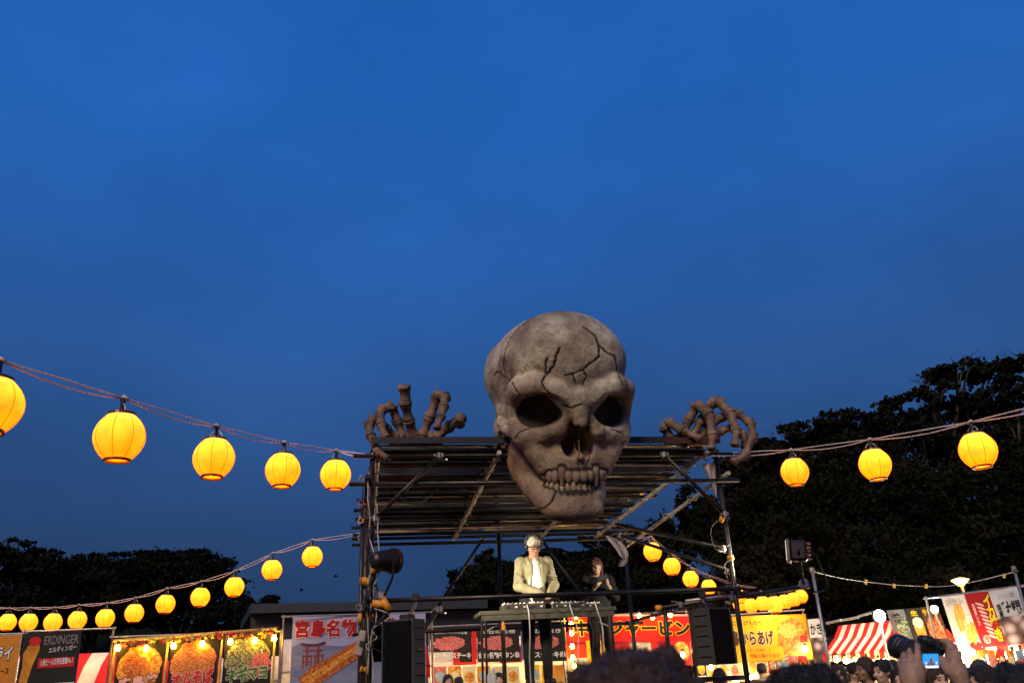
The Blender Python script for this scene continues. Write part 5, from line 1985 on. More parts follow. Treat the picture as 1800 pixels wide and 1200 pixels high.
def mixer(u, w, d, h, label, seed, lift=0.028):
    c = tc_ + U * u + Vector((0, 0, lift + h / 2)) - Bk * 0.05
    root = empty('mixer', c - Vector((0, 0, h / 2)))
    tag(root, label, 'mixer', 'music equipment on the table')
    rng = random.Random(seed)
    MB().box(c, (w, d, h), R, 0.008).build('case', mat('mixer_case', (0.05, 0.048, 0.042), 0.45), root)
    km = [mat('knob_grey', (0.5, 0.48, 0.42), 0.4), BLACKP, mat('knob_white', (0.75, 0.72, 0.62), 0.4)]
    n = int(w / 0.05)
    for i in range(n):
        for j in range(3):
            q = c + U * (-w / 2 + (i + 0.5) * w / n) + Bk * (-d / 2 + (j + 0.7) * d / 4) + Vector((0, 0, h / 2))
            MB().lathe([(0.013, 0), (0.012, 0.022), (0.008, 0.024), (0.001, 0.024)], 8, Matrix.Translation(q)).build('knob', km[rng.randrange(3)], root)
    for i in range(int(w / 0.09)):
        q = c + U * (-w / 2 + (i + 0.5) * w / int(w / 0.09)) - Bk * (d / 2 + 0.004)
        MB().box(q, (0.03, 0.012, 0.02), R).build('front_jack', km[(i + seed) % 3], root)


mixer(-0.28, 0.52, 0.34, 0.075, 'flat black mixer with pale knobs on the table left half', 1)
mixer(0.28, 0.44, 0.34, 0.065, 'flat black player with pale knobs on the table right half', 2)
mixer(0.60, 0.20, 0.26, 0.05, 'small black effects box near the table right end', 3)
lp = tc_ + U * 0.02 + Bk * 0.05 + Vector((0, 0, 0.105))
root = empty('laptop', lp)
tag(root, 'open dark laptop standing on the mixers', 'laptop')
MB().box(lp + Vector((0, 0, 0.008)), (0.34, 0.24, 0.018), R, 0.004).build('keyboard_base', BLACKP, root)
MB().box(lp - Bk * 0.13 + Vector((0, 0, 0.07)), (0.34, 0.012, 0.12), R @ Matrix.Rotation(0.35, 3, 'X'), 0.004).build('lid', BLACKP, root)
cab = empty('patch_cable', tc_ + U * -0.2 - Bk * 0.3)
tag(cab, 'tangle of cables hanging from the table to the stage floor', 'cable')
for k, (u0, u1, m_) in enumerate(((-0.25, -0.27, WCABLE), (0.10, 0.14, CABLE), (0.28, 0.32, WCABLE), (0.44, 0.5, CABLE), (0.6, 0.63, WCABLE))):
    pts = [tc_ + U * u0 - Bk * 0.2 + Vector((0, 0, 0.10)), tc_ + U * u0 - Bk * 0.315 + Vector((0, 0, -0.02)), tc_ + U * (u1 + 0.02) - Bk * 0.31 - Vector((0, 0, 0.25)), tc_ + U * u1 - Bk * 0.30 - Vector((0, 0, 0.55)), Vector(((tc_ + U * u1 - Bk * 0.33).x, (tc_ - Bk * 0.33).y, DECK + 0.01))]
    wire('cable', pts, 0.008, m_, cab)
# bottles standing on the deck edge
for x, lab in ((861, 'clear bottle standing on the stage beside the table leg'), (868, 'white capped bottle beside the left table leg')):
    p = at(x, 1190, 10.45)
    root = empty('bottle', (p.x, p.y, DECK))
    tag(root, lab, 'bottle', 'bottles by the table leg')
    M = Matrix.Translation((p.x, p.y, DECK))
    MB().lathe([(0.001, 0), (0.03, 0), (0.032, 0.02), (0.032, 0.13), (0.014, 0.17), (0.013, 0.19)], 12, M).build('body', mat('bottle_plastic', (0.6, 0.6, 0.55), 0.25), root, smooth=True)
    MB().lathe([(0.015, 0.19), (0.015, 0.21), (0.001, 0.21)], 12, M).build('cap', WHITE, root)
# two birds far off
for x, y, lab in ((530, 1037, 'tiny dark bird flying low left of the stage'), (590, 1013, 'tiny dark bird flying higher, nearer the stage')):
    c = at(x, y, 45)
    mb = MB()
    mb.tube([c + Vector((-0.12, 0, 0)), c, c + Vector((0.12, 0, 0.03))], [0.015, 0.05, 0.012], 6)
    for s_ in (-1, 1):
        mb.add([c + Vector((0.04, 0, 0.02)), c + Vector((-0.05, 0, 0.02)), c + Vector((-0.04, s_ * 0.16, 0.10)), c + Vector((0.0, s_ * 0.34, 0.05)), c + Vector((0.06, s_ * 0.17, 0.10))], [(0, 1, 2, 3, 4)])
    tag(mb.build('bird', BLACKP), lab, 'bird', 'two birds in the dusk sky')
# ------------------------------------------------------------------ people
SKIN = mat('skin', (0.60, 0.38, 0.26), 0.55, var=0.12, scale=20)
SKIN2 = mat('skin_tanned', (0.33, 0.195, 0.13), 0.5, var=0.28, scale=45, bump=0.35, bscale=140)
LIP = mat('lips', (0.38, 0.13, 0.11), 0.5)
EYEM = mat('eye_dark', (0.03, 0.02, 0.02), 0.3)
HAIRB = mat('hair_black', (0.012, 0.010, 0.010), 0.5, var=0.4, scale=60, bump=0.6, bscale=160)
HAIRBR = mat('hair_brown', (0.045, 0.022, 0.014), 0.5, var=0.4, scale=60, bump=0.6, bscale=160)
HAIRRED = mat('hair_auburn', (0.11, 0.030, 0.022), 0.5, var=0.4, scale=60, bump=0.6, bscale=160)
HAIRW = mat('hair_silver', (0.60, 0.58, 0.50), 0.5, var=0.35, scale=60, bump=0.8, bscale=120)


def rot_z(p, a, c=(0, 0)):
    x, y = p[0] - c[0], p[1] - c[1]
    return (c[0] + x * math.cos(a) - y * math.sin(a), c[1] + x * math.sin(a) + y * math.cos(a), p[2])


def fingers(f, wrist, palm_dir, palm_n, side, curl, sc=1.0, r=0.0085):
    """a palm with four fingers and a thumb; side=+1 puts the thumb on the +lateral side"""
    w, d, n = Vector(wrist), Vector(palm_dir).normalized(), Vector(palm_n).normalized()
    lat = d.cross(n).normalized() * side
    f.cap(w, w + d * 0.045 * sc, 0.026 * sc, 0.03 * sc, k=0.02)
    f.cap(w + d * 0.04 * sc + lat * 0.022 * sc, w + d * 0.085 * sc + lat * 0.026 * sc, 0.016 * sc, 0.012 * sc, k=0.02)
    f.cap(w + d * 0.04 * sc - lat * 0.022 * sc, w + d * 0.08 * sc - lat * 0.026 * sc, 0.016 * sc, 0.012 * sc, k=0.02)
    for i, (o, ln) in enumerate(((0.030, 0.070), (0.010, 0.078), (-0.010, 0.072), (-0.029, 0.056))):
        p = w + d * 0.085 * sc + lat * o * sc
        dirv = d.copy()
        for j, frac in enumerate((0.45, 0.3, 0.25)):
            c = curl[i] if isinstance(curl, (list, tuple)) else curl
            dirv = (Matrix.Rotation(c * (0.6 if j == 0 else 1.0), 3, lat * side) @ dirv)
            q = p + dirv * ln * frac * sc
            f.cap(p, q, r * (1.1 - 0.1 * j) * sc, r * (1.0 - 0.1 * j) * sc, k=0.005)
            p = q
    p = w + d * 0.03 * sc + lat * 0.03 * sc
    q = p + (d * 0.5 + lat * 0.7 + n * 0.25).normalized() * 0.045 * sc
    e = q + (d * 0.85 + lat * 0.2 + n * 0.4).normalized() * 0.035 * sc
    f.cap(p, q, 0.014 * sc, 0.011 * sc, k=0.012)
    f.cap(q, e, 0.0105 * sc, 0.009 * sc, k=0.004)


def head_field(f, c, sc=1.0, yaw=0.0, nod=0.0, k=0.02):
    """skull, jaw, nose, brow, ears; faces -Y before yaw"""
    R = (Matrix.Rotation(yaw, 3, 'Z') @ Matrix.Rotation(nod, 3, 'X'))
    c = Vector(c)

    def T(x, y, z):
        return tuple(c + R @ Vector((x, y, z)) * sc)
    f.ell(T(0, 0.012, 0.03), (0.074 * sc, 0.094 * sc, 0.088 * sc), k=k, R=R)
    f.ell(T(0, -0.022, -0.03), (0.062 * sc, 0.070 * sc, 0.082 * sc), k=0.03, R=R)
    f.ell(T(0, -0.058, -0.088), (0.030 * sc, 0.026 * sc, 0.022 * sc), k=0.025, R=R)
    for q in (-1, 1):
        f.ell(T(q * 0.031, -0.098, 0.006), (0.016 * sc, 0.016 * sc, 0.010 * sc), k=0.012, sub=True, R=R)
        f.ell(T(q * 0.042, -0.072, -0.030), (0.020 * sc, 0.020 * sc, 0.016 * sc), k=0.016, R=R)
        f.ell(T(q * 0.076, 0.012, -0.008), (0.010 * sc, 0.020 * sc, 0.030 * sc), k=0.006, R=R)
    f.cap(T(0, -0.084, 0.008), T(0, -0.108, -0.028), 0.009 * sc, 0.013 * sc, k=0.010)
    f.cap(T(-0.032, -0.086, 0.022), T(0.032, -0.086, 0.022), 0.010 * sc, k=0.012)
    f.cap(T(-0.018, -0.086, -0.058), T(0.018, -0.086, -0.058), 0.009 * sc, k=0.008)
    return T, R


def face_bits(T, sc, root, local):
    for q in (-1, 1):
        mb = MB()
        c = Vector(T(q * 0.031, -0.084, 0.004))
        mb.lathe([(0.001, -0.007 * sc), (0.011 * sc, -0.003 * sc), (0.012 * sc, 0.002 * sc), (0.001, 0.006 * sc)], 8, Matrix.Translation(c))
        mb.build('eye', EYEM, root, smooth=True, world=False)
    a, b = Vector(T(-0.02, -0.094, -0.057)), Vector(T(0.02, -0.094, -0.057))
    MB().tube([a, a.lerp(b, 0.5) + Vector((0, -0.004, 0)), b], [0.003 * sc, 0.006 * sc, 0.003 * sc], 6).build('mouth', LIP, root, smooth=True, world=False)
    for q in (-1, 1):
        a, b = Vector(T(q * 0.014, -0.098, 0.027)), Vector(T(q * 0.05, -0.086, 0.026))
        MB().tube([a, a.lerp(b, 0.5) + Vector((0, -0.002, 0.004)), b], 0.0035 * sc, 5).build('eyebrow', HAIRB, root, world=False)


def fuzz(field, s, root, m, n, ln, seed, w=0.0007, gravity=0.25, upb=0.0):
    V, F = field.nets()
    rng = np.random.default_rng(seed)
    V = V * s
    A, B, C_ = V[F[:, 0]], V[F[:, 1]], V[F[:, 2]]
    N = np.cross(B - A, C_ - A)
    N /= (np.linalg.norm(N, axis=1, keepdims=True) + 1e-12)
    pick = rng.integers(0, len(F), n)
    wt = rng.random((n, 3))
    wt /= wt.sum(1, keepdims=True)
    P = A[pick] * wt[:, :1] + B[pick] * wt[:, 1:2] + C_[pick] * wt[:, 2:]
    D = N[pick] + rng.normal(0, 0.55, (n, 3))
    D[:, 2] += upb
    D /= np.linalg.norm(D, axis=1, keepdims=True)
    L = ln * rng.uniform(0.4, 1.25, (n, 1))
    side = np.cross(D, rng.normal(0, 1, (n, 3)))
    side /= (np.linalg.norm(side, axis=1, keepdims=True) + 1e-9)
    curl = rng.normal(0, 0.45, (n, 3))
    pts = [P - D * 0.004]
    for t in (0.33, 0.66, 1.0):
        q = P + D * L * t + curl * L * t * t
        q[:, 2] -= gravity * L[:, 0] * t * t
        pts.append(q)
    ws = (1.0, 0.9, 0.7, 0.25)
    vs = []
    for p, k in zip(pts, ws):
        vs += [p - side * w * k, p + side * w * k]
    VV = np.stack(vs, 1).reshape(-1, 3)
    base = np.arange(n)[:, None] * 8
    FF = np.concatenate([base + np.array([[2 * i, 2 * i + 1, 2 * i + 3, 2 * i + 2]]) for i in range(3)], 0)
    me = np_mesh('hair_strands', VV, FF)
    me.materials.append(m)
    o = link('hair_strands', me, root, None, False)
    o['kind'] = 'stuff'


def person(pos, height, yaw, label, hair='short', hairm=None, topm=None, botm=None, skin=None, head_yaw=0.0, nod=0.0,
           arms=None, vox=0.013, lean=0.0, group=None, hands=None, sleeve=True, width=1.0, face=True, collar=None, loose=1.0, arm_bare=0.0):
    """arms: for each side (-1, 1) (elbow, wrist) in body units for a 1.70 m figure facing -Y"""
    s = height / 1.70
    root = empty('person', pos)
    root.rotation_euler = (0, 0, yaw)
    tag(root, label, 'person', group)
    hc = Vector((0, -0.02 - lean * 1.5, 1.575 - lean * 0.25))
    neck0, neck1 = Vector((0, 0.01 - lean, 1.40)), hc + Vector((0, 0.015, -0.06))
    sh = {q: Vector((q * 0.185 * width, 0.005 - lean * 0.9, 1.375)) for q in (-1, 1)}
    if arms is None:
        arms = {q: (Vector((q * 0.235 * width, 0.02, 1.10)), Vector((q * 0.235 * width, -0.05, 0.86))) for q in (-1, 1)}
    else:
        arms = {q: (Vector(arms[q][0]), Vector(arms[q][1])) for q in (-1, 1)}
    f = SDF((-0.62, -0.62, -0.02), (0.62, 0.42, 1.78), vox)
    # legs, pelvis, trunk
    for q in (-1, 1):
        f.chain([(q * 0.095, 0.0, 0.90), (q * 0.105, -0.015, 0.50), (q * 0.11, 0.02, 0.09)], [0.085, 0.058, 0.04], k=0.03)
        f.chain([(q * 0.11, 0.045, 0.04), (q * 0.125, -0.15, 0.03)], [0.038, 0.032], k=0.02)
    f.ell((0, 0, 0.95), (0.165, 0.115, 0.13), k=0.04)
    f.ell((0, -lean * 0.4, 1.12), (0.14, 0.10, 0.18), k=0.05)
    f.ell((0, -lean * 0.8, 1.28), (0.172 * width, 0.115, 0.17), k=0.05)
    f.cap(neck0, neck1, 0.058, 0.05, k=0.03)
    for q in (-1, 1):
        e, w = arms[q]
        f.cap(neck0 + Vector((q * 0.03, 0, -0.01)), sh[q], 0.055, 0.058, k=0.03)
        f.chain([sh[q], e], [0.056, 0.042], k=0.02)
        f.chain([e, w], [0.040, 0.027], k=0.015)
        if hands and q in hands:
            pd, pn, sd, cu = hands[q]
            fingers(f, w, pd, pn, sd, cu)
        else:
            d = (w - e).normalized()
            f.cap(w, w + d * 0.10, 0.032, 0.026, k=0.015, flat=(1, 1, 1))
            for i in range(4):
                lat = Vector((1, 0, 0)) if abs(d.x) < 0.8 else Vector((0, 1, 0))
                p = w + d * 0.08 + lat * (i - 1.5) * 0.016
                f.cap(p, p + d * 0.075 + Vector((0, -0.02, 0)), 0.009, 0.008, k=0.006)
            p = w + d * 0.02 + Vector((0, -0.03, 0))
            f.cap(p, p + d * 0.05 + Vector((0, -0.02, 0)), 0.012, 0.009, k=0.008)
    T, HR = head_field(f, hc, 1.0, head_yaw, nod)
    S_ = Matrix.Scale(s, 4)

    def put(nm, field, m):
        me = field.mesh(nm, m, lambda V: V * s)
        return link(nm, me, root, None, False)
    put('body', f, skin or SKIN)
    # top
    t = SDF((-0.62, -0.62, 0.55), (0.62, 0.42, 1.55), vox)
    t.ell((0, -lean * 0.2, 1.0), (0.175 * width * loose, 0.13 * loose, 0.15), k=0.05)
    t.ell((0, -lean * 0.45, 1.13), (0.168 * width * loose, 0.125 * loose, 0.19), k=0.05)
    t.ell((0, -lean * 0.8, 1.28), (0.192 * width, 0.134 * loose, 0.17), k=0.05)
    for q in (-1, 1):
        e, w = arms[q]
        t.cap(neck0 + Vector((q * 0.05, 0, -0.03)), sh[q], 0.058, 0.07, k=0.03)
        if sleeve:
            t.chain([sh[q], e], [0.072 * loose ** 0.5, 0.060 * loose], k=0.025)
            w2 = e.lerp(w, 0.96 - arm_bare)
            t.chain([e, w2], [0.060 * loose, 0.044 * loose], k=0.02)
            rs = random.Random(int(height * 1000) + q)
            for j in range(7):      # folds round the elbow and down the sleeve
                c = (sh[q].lerp(e, 0.45 + 0.09 * j) if j < 5 else e.lerp(w2, 0.15 * (j - 3)))
                t.ell(c + Vector((rs.uniform(-0.05, 0.05), rs.uniform(-0.07, -0.03), rs.uniform(-0.02, 0.02))), (0.022, 0.02, 0.012), k=0.02, sub=(j % 2 == 0))
        else:
            t.chain([sh[q], sh[q].lerp(e, 0.6)], [0.072, 0.066], k=0.025)
    t.box((0, 0.0, 0.70), (0.5, 0.5, 0.14), 0.0, sub=True)
    t.cap(neck0 + Vector((0, -0.01, 0.02)), neck0 + Vector((0, -0.03, 0.2)), 0.066, 0.08, k=0.01, sub=True)
    top = put('top', t, topm)
    b = SDF((-0.35, -0.3, 0.03), (0.35, 0.3, 1.06), vox)
    for q in (-1, 1):
        b.chain([(q * 0.095, 0.0, 0.92), (q * 0.105, -0.015, 0.50), (q * 0.11, 0.02, 0.09)], [0.097, 0.070, 0.055], k=0.03)
    b.ell((0, 0, 0.94), (0.176, 0.126, 0.12), k=0.04)
    put('trousers', b, botm or mat('dark_trousers', (0.015, 0.014, 0.016), 0.85))
    for q in (-1, 1):
        sf = SDF((-0.3, -0.3, -0.02), (0.3, 0.2, 0.16), 0.012)
        sf.chain([(q * 0.11, 0.05, 0.045), (q * 0.125, -0.16, 0.035)], [0.046, 0.040], k=0.02)
        put('shoe', sf, BLACKP)
    # hair
    if hair:
        h = SDF((hc.x - 0.2, hc.y - 0.22, hc.z - 0.42), (hc.x + 0.2, hc.y + 0.24, hc.z + 0.2), min(vox, 0.01))
        if hair in ('short', 'medium', 'long', 'bob', 'mess'):
            th = {'short': 0.007, 'medium': 0.011, 'long': 0.012, 'bob': 0.013, 'mess': 0.012}[hair]
            h.ell(T(0, 0.018, 0.038), (0.076 + th, 0.095 + th, 0.086 + th), R=HR)
            if hair in ('long', 'bob', 'medium'):
                low = {'long': -0.26, 'bob': -0.10, 'medium': -0.05}[hair]
                h.cap(T(0, 0.045, 0.0), T(0, 0.06, low), 0.085, 0.075, k=0.03)
                for q in (-1, 1):
                    h.cap(T(q * 0.07, 0.0, 0.03), T(q * 0.075, -0.01, low + 0.03), 0.03, 0.022, k=0.02)
            # open the face
            h.ell(T(0, -0.10, -0.035), (0.052, 0.07, 0.082), k=0.010, sub=True, R=HR)
            rf = random.Random(int(height * 991))
            for _ in range(4):
                h.ell(T(rf.uniform(-0.04, 0.04), -0.10, 0.05), (0.010, 0.05, 0.022), k=0.004, sub=True, R=HR)
            if hair in ('short', 'mess'):
                h.box(T(0, -0.02, -0.125), (0.2, 0.2, 0.075), 0.0, sub=True, R=HR, k=0.01)
            rs = random.Random(int(height * 7777))
            for _ in range(26):
                a, z = rs.uniform(0, math.tau), rs.uniform(-0.02, 0.12)
                rr = 0.09 * math.sqrt(max(0.05, 1 - (z - 0.03) ** 2 / 0.011)) if abs(z - 0.03) < 0.1 else 0.03
                if math.sin(a) < -0.45 and z < 0.05:
                    continue
                h.ell(T(rr * math.cos(a) * 0.86, 0.018 + rr * math.sin(a), z), (0.014, 0.014, 0.016), k=0.012)
        elif hair == 'cap':
            h.ell(T(0, 0.014, 0.040), (0.087, 0.106, 0.086), R=HR)
            h.box(T(0, 0, -0.075), (0.2, 0.2, 0.09), 0.0, sub=True, R=HR)
            h.ell(T(0, -0.10, 0.022), (0.062, 0.06, 0.010), k=0.01, R=HR)
        elif hair == 'beanie':
            h.ell(T(0, 0.016, 0.05), (0.088, 0.107, 0.098), R=HR)
            h.box(T(0, 0, -0.085), (0.2, 0.2, 0.09), 0.0, sub=True, R=HR)
            h.cap(T(-0.01, 0.0, 0.02), T(0.01, 0, 0.02), 0.09, k=0.01)
        put({'cap': 'cap', 'beanie': 'knit_hat'}.get(hair, 'hair'), h, hairm or HAIRB)
        if hair not in ('cap', 'beanie'):
            fuzz(h, s, root, hairm or HAIRB, 1500, 0.020 if hair in ('mess', 'medium') else 0.012, int(height * 100), 0.0012, 0.9)
    if face:
        fr = root
        for o_ in [0]:
            TT = lambda x, y, z: tuple(Vector(T(x, y, z)) * s)
            face_bits(TT, s, fr, True)
    return root, T, HR, s, hc


BLK = mat('black_cloth', (0.014, 0.013, 0.015), 0.9, var=0.3, scale=25, bump=0.2, bscale=60)
KHAKI = mat('khaki_jacket', (0.31, 0.285, 0.17), 0.85, var=0.22, scale=14, bump=0.5, bscale=22)
TEE = mat('white_tee', (0.80, 0.78, 0.74), 0.9, var=0.06, scale=10, bump=0.3, bscale=30)

# musician bowed over the table
dj_p = Vector((at(946, 1150, 11.12).x, 11.12, DECK))
root, T, HR, s, hc = person(dj_p, 1.80, 0.20, 'person with silver hair, headphones and khaki jacket bent over the mixers', 'short', HAIRW, KHAKI,
                            mat('black_trousers', (0.012, 0.011, 0.012), 0.85), skin=mat('skin_pale_tan', (0.44, 0.25, 0.165), 0.5, var=0.15, scale=25), head_yaw=0.12, nod=0.34, vox=0.011, lean=0.045, loose=1.0, width=0.86,
                            arms={-1: ((-0.215, -0.10, 1.10), (0.0, -0.36, 0.98)), 1: ((0.225, -0.08, 1.10), (0.10, -0.36, 0.97))})
# white shirt front showing between the open jacket edges
tf = SDF((-0.2, -0.3, 0.85), (0.2, 0.1, 1.5), 0.009)
tf.ell((0.0, -0.055, 1.10), (0.108, 0.155, 0.28), k=0.02)
tf.ell((0.0, -0.05, 1.30), (0.078, 0.145, 0.13), k=0.03)
tf.cap((0, -0.04, 1.39), (0, -0.045, 1.425), 0.064, 0.060, k=0.02)
tf.cap((0, -0.045, 1.43), (0, -0.06, 1.52), 0.052, 0.06, sub=True)
link('shirt', tf.mesh('shirt', TEE, lambda V: V * s), root, None, False)
for q in (-1, 1):           # collar and open front edges
    cf = SDF((-0.25, -0.3, 0.85), (0.25, 0.15, 1.5), 0.009)
    cf.chain([(q * 0.06, 0.02, 1.445), (q * 0.085, -0.06, 1.42), (q * 0.062, -0.168, 1.33), (q * 0.072, -0.175, 1.18), (q * 0.085, -0.165, 0.98)], [0.022, 0.024, 0.020, 0.014, 0.014], k=0.01)
    cf.chain([(q * 0.09, -0.07, 1.42), (q * 0.125, -0.115, 1.35)], [0.022, 0.012], k=0.012)
    link('collar', cf.mesh('collar', KHAKI, lambda V: V * s), root, None, False)
    gl = MB()
    c = Vector(T(q * 0.033, -0.108, 0.002)) * s
    R3_ = HR
    pts = [c + (R3_ @ Vector((0.027 * math.cos(a), 0, 0.019 * math.sin(a)))) * s for a in np.linspace(0, math.tau, 17)]
    gl.tube(pts, 0.0042, 6, caps=False)
    gl.tube([Vector(T(q * 0.06, -0.106, 0.006)) * s, Vector(T(q * 0.082, -0.05, 0.006)) * s, Vector(T(q * 0.082, 0.02, 0.0)) * s], 0.004, 6)
    gl.build('glasses', BLACKP, root, world=False)
    MB().lathe([(0.001, -0.022), (0.038, -0.022), (0.042, 0.0), (0.036, 0.02), (0.001, 0.022)], 16,
               Matrix.Translation(Vector(T(q * 0.092, 0.015, -0.005)) * s) @ (HR.to_4x4() @ Matrix.Rotation(math.pi / 2, 4, 'Y'))).build('ear_cup', BLACKP, root, smooth=True, world=False)
pts = [Vector(T(0.104 * math.cos(a), 0.015, 0.035 + 0.120 * math.sin(a))) * s for a in np.linspace(-0.2, math.pi + 0.2, 17)]
MB().tube(pts, 0.017, 8).build('headphone_band', BLACKP, root, smooth=True, world=False)
MB().tube([Vector(T(-0.01, -0.112, 0.004)) * s, Vector(T(0.01, -0.112, 0.004)) * s], 0.004, 6).build('glasses_bridge', BLACKP, root, world=False)

# woman filming with a phone behind the table
wp = Vector((at(1060, 1150, 12.05).x, 12.05, DECK))
root, T, HR, s, hc = person(wp, 1.60, 0.12, 'person with auburn fringe in black, holding up a phone behind the table', 'long', HAIRRED, BLK, BLK, vox=0.008,
                            head_yaw=-0.08, nod=0.10, arm_bare=0.35,
                            arms={-1: ((-0.22, -0.10, 1.12), (-0.06, -0.30, 1.285)), 1: ((0.24, -0.08, 1.12), (0.09, -0.30, 1.285))},
                            hands={-1: ((0.35, -0.1, 0.9), (0.5, -0.5, 0.0), 1, 0.75), 1: ((-0.35, -0.1, 0.9), (-0.5, -0.5, 0.0), -1, 0.75)})
ff = SDF((hc.x - 0.12, hc.y - 0.2, hc.z - 0.02), (hc.x + 0.12, hc.y + 0.05, hc.z + 0.12), 0.007)   # fringe
for k in range(9):
    x = -0.056 + 0.014 * k
    ff.chain([T(x, -0.075, 0.085), T(x * 1.02, -0.106, 0.048), T(x * 1.04, -0.106, 0.024)], [0.014, 0.012, 0.007], k=0.006)
link('fringe', ff.mesh('fringe', HAIRRED, lambda V: V * s), root, None, False)
ph = root.matrix_basis if False else None
pw = wp + Matrix.Rotation(0.12, 3, 'Z') @ (Vector((0.012, -0.365, 1.375)) * s)
pr = empty('phone', pw)
tag(pr, 'dark phone held up in both hands of the person in black', 'phone')
RP = Matrix.Rotation(0.12, 3, 'Z') @ Matrix.Rotation(-0.35, 3, 'Y')
MB().box(pw, (0.15, 0.010, 0.074), RP, 0.004).build('case', BLACKP, pr)
MB().box(pw + RP @ Vector((0.05, -0.007, 0.02)), (0.02, 0.004, 0.02), RP, 0.001).build('camera_bump', mat('lens_glass', (0.01, 0.01, 0.012), 0.1), pr)

# ---- crowd on the right and small figures by the stalls
TOPS = [BLK, mat('navy_shirt', (0.02, 0.022, 0.035), 0.9), mat('charcoal_hoodie', (0.035, 0.033, 0.033), 0.9), mat('brown_shirt', (0.07, 0.045, 0.03), 0.9),
        mat('grey_shirt', (0.14, 0.13, 0.125), 0.9), mat('white_shirt', (0.6, 0.57, 0.52), 0.9)]


def crowd(px, py_top, Y, yaw, label, **kw):
    p = at(px, py_top, Y)
    h = p.z * 1.0
    kw.setdefault('group', 'people in the crowd')
    return person(Vector((p.x, p.y, 0.0)), h / 1.70 * 1.70 * 0.995, yaw, label, **kw)


crowd(1472, 1166, 10.5, -0.5, 'person with brown bob and dark top at the left of the crowd', hair='bob', hairm=HAIRBR, topm=TOPS[0], head_yaw=-0.2)
crowd(1497, 1163, 12.5, 0.2, 'person in black hooded top with bowed head beside the brown bob', hair='mess', topm=TOPS[2], nod=0.4)
crowd(1517, 1153, 9.8, -0.9, 'tall person with parted dark hair and bare neck looking to the stage', hair='medium', hairm=HAIRBR, topm=TOPS[0], head_yaw=-0.3, skin=SKIN2)
crowd(1547, 1157, 9.6, -0.7, 'person with wavy dark hair and black shirt looking left', hair='mess', topm=TOPS[0], head_yaw=-0.4)
crowd(1566, 1158, 11.2, -0.6, 'person in open dark shirt just left of the raised hands', hair='short', topm=TOPS[1], head_yaw=-0.2)
crowd(1591, 1158, 14.5, 2.8, 'person with short dark hair half hidden by the raised hands', hair='short', topm=TOPS[1], face=False)
crowd(1687, 1163, 12.0, 2.6, 'person with black hair facing the bright stall', hair='short', topm=TOPS[0], face=False)
crowd(1719, 1160, 9.0, 2.2, 'person in dark knit hat facing the bright stall', hair='beanie', hairm=TOPS[2], topm=TOPS[3], face=False)
crowd(1728, 1167, 6.2, -1.9, 'nearer person with cropped dark hair turned to the left', hair='short', hairm=HAIRB, topm=TOPS[0])
crowd(1755, 1164, 12.8, 2.9, 'person with pale cap in front of the bright stall', hair='cap', hairm=TOPS[4], topm=TOPS[4], face=False)
crowd(787, 1184, 18.2, 0.3, 'dark haired customer left of two by the meat stall', hair='medium', topm=TOPS[0], face=False)
crowd(806, 1188, 18.0, 3.0, 'dark haired customer right of two by the meat stall', hair='short', topm=TOPS[1], face=False)
crowd(876, 1181, 17.6, 0.2, 'person with black hair and white collar between the table legs', hair='bob', topm=TOPS[5], face=False)
crowd(1263, 1173, 12.5, 3.0, 'person seen from behind under the right loudspeaker', hair='bob', topm=TOPS[0], face=False)
crowd(1337, 1164, 16.5, 2.7, 'person with cropped hair before the yellow banner stall', hair='short', topm=TOPS[3], face=False)
crowd(1640, 1168, 8.0, 0.1, 'person in black tee with necklace below the raised camera', hair='bob', hairm=HAIRBR, topm=TOPS[0])
crowd(1450, 1172, 13.8, 0.5, 'person with black hair at the foot of the steel pole', hair='medium', topm=TOPS[2])


for i, (px, py, Y, yw, hr, tp) in enumerate([(1580, 1172, 8.6, -0.5, 'medium', 1), (1459, 1180, 8.8, -0.2, 'short', 4),
                                             (1705, 1172, 7.4, -1.2, 'medium', 2), (1748, 1172, 8.4, 2.4, 'bob', 0), (1771, 1166, 10.2, -0.9, 'mess', 2)]):
    crowd(px, py, Y, yw, ['person with dark hair against the wrist of the raised left hand',
                          'person in grey shirt at the far left of the crowd', 'person looking left beside the knit hat', 'person with bobbed hair before the bright counter',
                          'person with tousled hair next to the black rounded head'][i], hair=hr, topm=TOPS[tp], hairm=(HAIRB, HAIRBR)[i % 2], head_yaw=-0.2, face=abs(yw) < 2)


